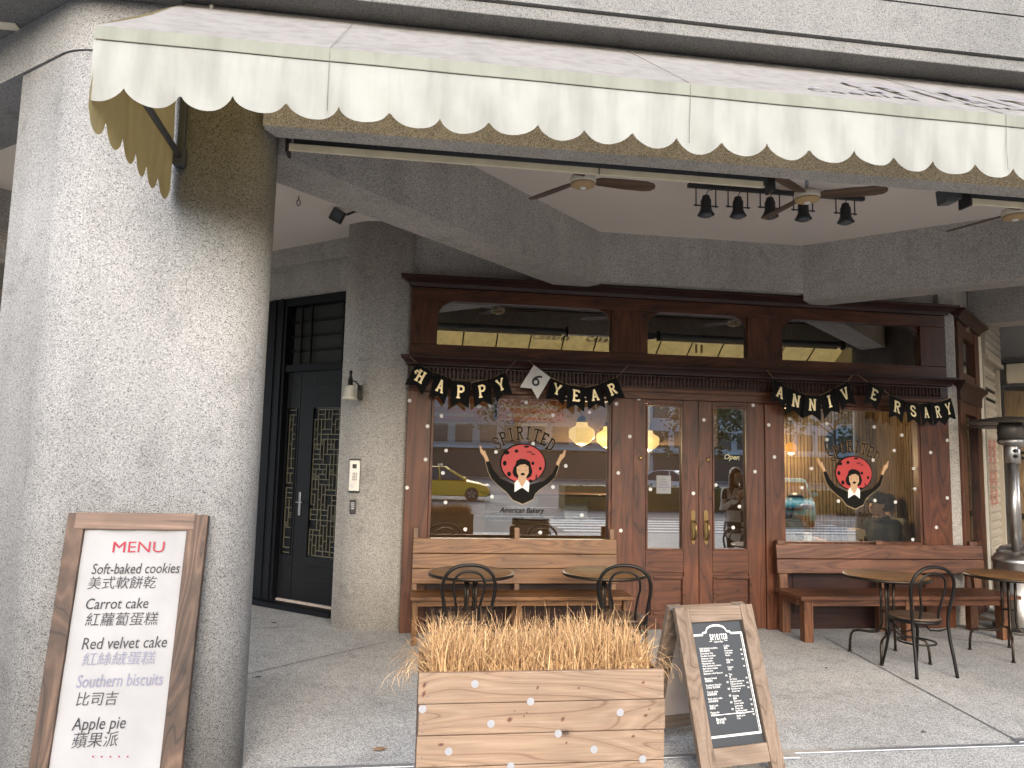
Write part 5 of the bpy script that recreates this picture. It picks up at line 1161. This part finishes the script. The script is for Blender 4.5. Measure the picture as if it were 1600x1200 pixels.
MB().ball((.052, 0, hz - .055), (.06, .05, .05), 14, 10).build('face_mask', 'paper', t)
MB().box((.285, -.04, 1.28), (.295, .04, 1.44)).build('phone', 'black', t, bevel=.004)

# ------------------------------------------------------------------ the street behind the camera, seen only in the glass
def wheel(t, x, y, r=.31):
    o = MB().lathe([(r * .6, -.1), (r * .95, -.1), (r, -.07), (r, .07), (r * .95, .1), (r * .6, .1)], 28, (x, y, r), Matrix.Rotation(PI / 2, 3, 'X')).build('wheel', 'tyre', t)
    m = MB().lathe([(0, -.09), (r * .62, -.09), (r * .62, .09), (0, .09)], 24, (x, y, r), Matrix.Rotation(PI / 2, 3, 'X'))
    for k in range(5):
        a = 2 * PI * k / 5
        for s in (-1, 1): m.box((-.03, s * .1 - .004, .05), (.03, s * .1 + .004, r * .58), Matrix.Translation((x, y, r)) @ Matrix.Rotation(a, 4, 'Y'))
    m.build('rim', 'dullsteel', o)
def car(loc, rz, paint, lab, kind='sedan', sign=None):
    """front towards local +x"""
    t = empty('parked_car', (loc[0], loc[1], -.137), rz); tag(t, lab, 'car')
    L, W, H = (4.4, 1.74, 1.46) if kind == 'sedan' else (3.7, 1.6, 1.42); h = L / 2
    low = [(-h, .35), (-h + .05, .22), (h - .1, .2), (h, .36), (h - .02, .58), (h - .12, .68), (h - .55, .80), (h - 1.05, .90), (-h + (.75 if kind == 'sedan' else .12), .93), (-h + .06, .88), (-h - .02, .62)]
    def hull(prof, wf, zc=0):
        m = MB(); vs = []; n = len(prof)
        for y, k in ((-W / 2 * wf, .97), (-W / 2 * wf * .86, 1), (W / 2 * wf * .86, 1), (W / 2 * wf, .97)): vs += [(x * (k if abs(x) > h * .8 else 1), y, (z - .5) * (k if k == 1 else .86) + .5) for x, z in prof]
        fs = [(i * n + j, i * n + (j + 1) % n, (i + 1) * n + (j + 1) % n, (i + 1) * n + j) for i in range(3) for j in range(n)]
        m.add(vs, fs); m.add(vs[:n], [tuple(range(n))]); m.add(vs[-n:], [tuple(range(n))]); return m
    o = hull(low, 1).build('body', paint, t); md = o.modifiers.new('bevel', 'BEVEL'); md.width = .06; md.segments = 3; o.data.polygons.foreach_set('use_smooth', [True] * len(o.data.polygons))
    if kind == 'sedan': gh = [(-h + .45, .90), (-h + 1.15, 1.38), (-h + 1.5, H - .02), (h - 2.0, H - .03), (h - 1.05, .90)]
    else: gh = [(-h + .08, .90), (-h + .32, 1.34), (-h + .6, H - .02), (h - 1.55, H - .03), (h - .9, .90)]
    m = MB(); n = len(gh); vs = []
    for s in (-1, 1): vs += [(x, s * (W / 2 * (.95 if z < 1 else .74)), z) for x, z in gh]
    m.add(vs, [(i, (i + 1) % n, n + (i + 1) % n, n + i) for i in range(n)] + [tuple(range(n)), tuple(range(n, 2 * n))]); m.build('window_glass', 'carglass', t, bevel=.03)
    m = MB(); R1 = [(gh[1][0] - .03, gh[1][1] - .02), (gh[2][0], H), (gh[3][0] + .02, H), (gh[3][0] + .16, H - .1)]
    m.add([(x, s * W / 2 * .755, z) for s in (-1, 1) for x, z in R1] , [(i, i + 1, 5 + i, 4 + i) for i in range(3)]); m.build('roof', paint, t, solid=.03)
    m = MB()
    for s in (-1, 1):
        for p, q in ((gh[4], gh[3]), (gh[0], gh[1]), ((0, .9), (-.05, H - .03))): m.tube([(p[0], s * W / 2 * .95, p[1]), (q[0], s * W / 2 * .755, q[1])], .035, 6)
    m.build('pillars', paint, t)
    for x in (-h + .75, h - .8):
        for s in (-1, 1): wheel(t, x, s * (W / 2 - .09))
    for s in (-1, 1):
        MB().ball((h - .12, s * (W / 2 - .26), .64), (.12, .19, .085), 14, 8).build('headlight', 'steel', t); MB().ball((-h + .05, s * (W / 2 - .2), .76), (.08, .17, .10), 14, 8).build('tail_light', 'redink', t)
        MB().ball((h - 1.15, s * (W / 2 + .06), .96), (.06, .09, .07), 12, 8).build('mirror', paint, t)
    MB().box((h - .05, -.45, .5), (h + .005, .45, .60)).build('grille', 'black', t, bevel=.02); MB().box((h - .08, -.62, .24), (h + .01, .62, .38)).build('lower_intake', 'black', t, bevel=.02)
    MB().box((h - .01, -.18, .38), (h + .018, .18, .47)).build('number_plate', 'paper', t); MB().box((-h - .03, -.18, .52), (-h + .0, .18, .62)).build('number_plate', 'paper', t)
    if sign: MB().box((-.15, -.22, H + .01), (.05, .22, H + .13)).build('roof_sign', sign, t, bevel=.02)
    return t
car((1.6, -18.6), .1, 'taxi', 'yellow taxi crossing the street, reflected in the left window', sign='cream')
car((14.9, -25.0), .7, 'whitecar', 'white saloon car reflected in the left door glass')
car((20.5, -26.5), 2.2, 'silvercar', 'silver saloon car reflected in the right door glass')
car((12.2, -7.9), PI / 2 + .45, 'tealcar', 'small teal hatchback facing the shop, reflected in the right window', 'hatch')
car((-8, -18.4), .1, 'silvercar', 'silver saloon car standing behind the yellow taxi')
def tree(x, y, H, R_, seed, lab, n=1500):
    rg = random.Random(seed); t = empty('street_tree', (x, y, -.137)); tag(t, lab, 'tree', 'street trees')
    m = MB(); m.tube([(0, 0, 0), (.03, .02, H * .25), (-.04, .03, H * .5), (.02, 0, H * .75)], [.13, .11, .085, .03], 10)
    ends = []
    for k in range(9):
        a = rg.random() * 2 * PI; z = H * (.35 + .04 * k); e = Vector((R_ * .7 * math.cos(a), R_ * .7 * math.sin(a), z + R_ * (.4 + .3 * rg.random()))); m.tube([(0, 0, z), tuple(e * .5 + Vector((0, 0, z * .5 + .05))), tuple(e)], [.05, .035, .012], 6); ends.append(e)
    m.build('trunk', 'bark', t); m = MB()
    cl = [e + Vector((rg.gauss(0, R_ * .25), rg.gauss(0, R_ * .25), rg.gauss(0, R_ * .22))) for e in ends for _ in range(5)]
    for i in range(n):
        c = rg.choice(cl) + Vector((rg.gauss(0, .28), rg.gauss(0, .28), rg.gauss(0, .22))) * (R_ / 2); s = .07 + .07 * rg.random()
        u = Vector((rg.gauss(0, 1), rg.gauss(0, 1), rg.gauss(0, .5))).normalized(); v = u.cross(Vector((rg.gauss(0, 1), rg.gauss(0, 1), rg.gauss(0, 1)))).normalized()
        m.add([c + u * s, c + v * s * .6, c - u * s, c - v * s * .6], [(0, 1, 2, 3)])
    m.build('crown', 'foliage', t)
tree(14.6, -19.5, 6.0, 2.0, 3, 'leafy street tree with slim trunk reflected in the right door glass')
tree(17.5, -21.5, 6.4, 2.1, 4, 'second leafy street tree reflected in the right door glass')
tree(6.5, -29, 8, 2.8, 5, 'broad street tree reflected between the pendant lamps', 1800)
tree(-3.5, -30, 8, 2.8, 6, 'broad street tree across the road reflected in the left window', 1800)
tree(24, -24, 7, 2.4, 8, 'street tree across the road right of the silver car')
t = empty('street_lamp', (.9, -19.8, -.137)); tag(t, 'white street lamp post with flared top reflected in the left window', 'street lamp')
MB().tube([(0, 0, 0), (0, 0, 5.6)], [.07, .05], 12).build('pole', 'white', t); MB().lathe([(.05, 5.6), (.30, 6.25), (.32, 6.30), (.05, 6.32), (0, 6.33)], 20).build('lamp_head', 'white', t)
m = MB()
for i in range(2600):
    x = 6 + rnd.random() * 26; y = -13.2 + rnd.gauss(0, .35); z = -.1 + rnd.random() * .95; s = .05 + .05 * rnd.random()
    u = Vector((rnd.gauss(0, 1), rnd.gauss(0, 1), rnd.gauss(0, 1))).normalized(); v = u.cross(Vector((rnd.gauss(0, 1), rnd.gauss(0, 1), rnd.gauss(0, 1)))).normalized(); c = Vector((x, y, z)); m.add([c + u * s, c + v * s * .7, c - u * s, c - v * s * .7], [(0, 1, 2, 3)])
m.box((6, -13.9, -.13), (32, -12.75, .78)); o = m.build('hedge', 'hedge'); tag(o, 'low clipped hedge behind the teal hatchback across the street', 'hedge')
def block(x0, x1, y, h, wall, lab, fl=3.2, wx=2.4):
    t = empty('office_building', ((x0 + x1) / 2, y, -.137)); tag(t, lab, 'building'); w_ = (x1 - x0) / 2
    MB().box((-w_, -12, 0), (w_, 0, h)).box((-w_ - .2, -12, h + .01), (w_ + .2, .2, h + .5)).build('wall', wall, t)
    z = 3.6
    while z + 1.9 < h:
        m = MB(); n = max(1, int(2 * w_ / wx))
        for i in range(n): c = -w_ + (i + .5) * 2 * w_ / n; m.box((c - wx * .36, .02, z), (c + wx * .36, .06, z + 1.8))
        m.build('window_row', 'towerglass', t); z += fl
    MB().box((-w_ + .4, .02, .1), (w_ - .4, .07, 2.9)).build('ground_floor_glazing', 'towerglass', t); MB().box((-w_ - .05, .02, 3.0), (w_ + .05, .9, 3.25)).build('ground_floor_canopy', 'dullsteel', t)
block(-60, -12, -58, 9, 'towerwarm', 'tan brick office block across the street')
block(-8, 22, -60, 8.5, 'plaster', 'grey office block across the street behind the taxi')
block(26, 50, -62, 11, 'tower', 'pale panelled office block across the street')
block(54, 90, -58, 10, 'tower', 'tall pale office block across the street at the corner')
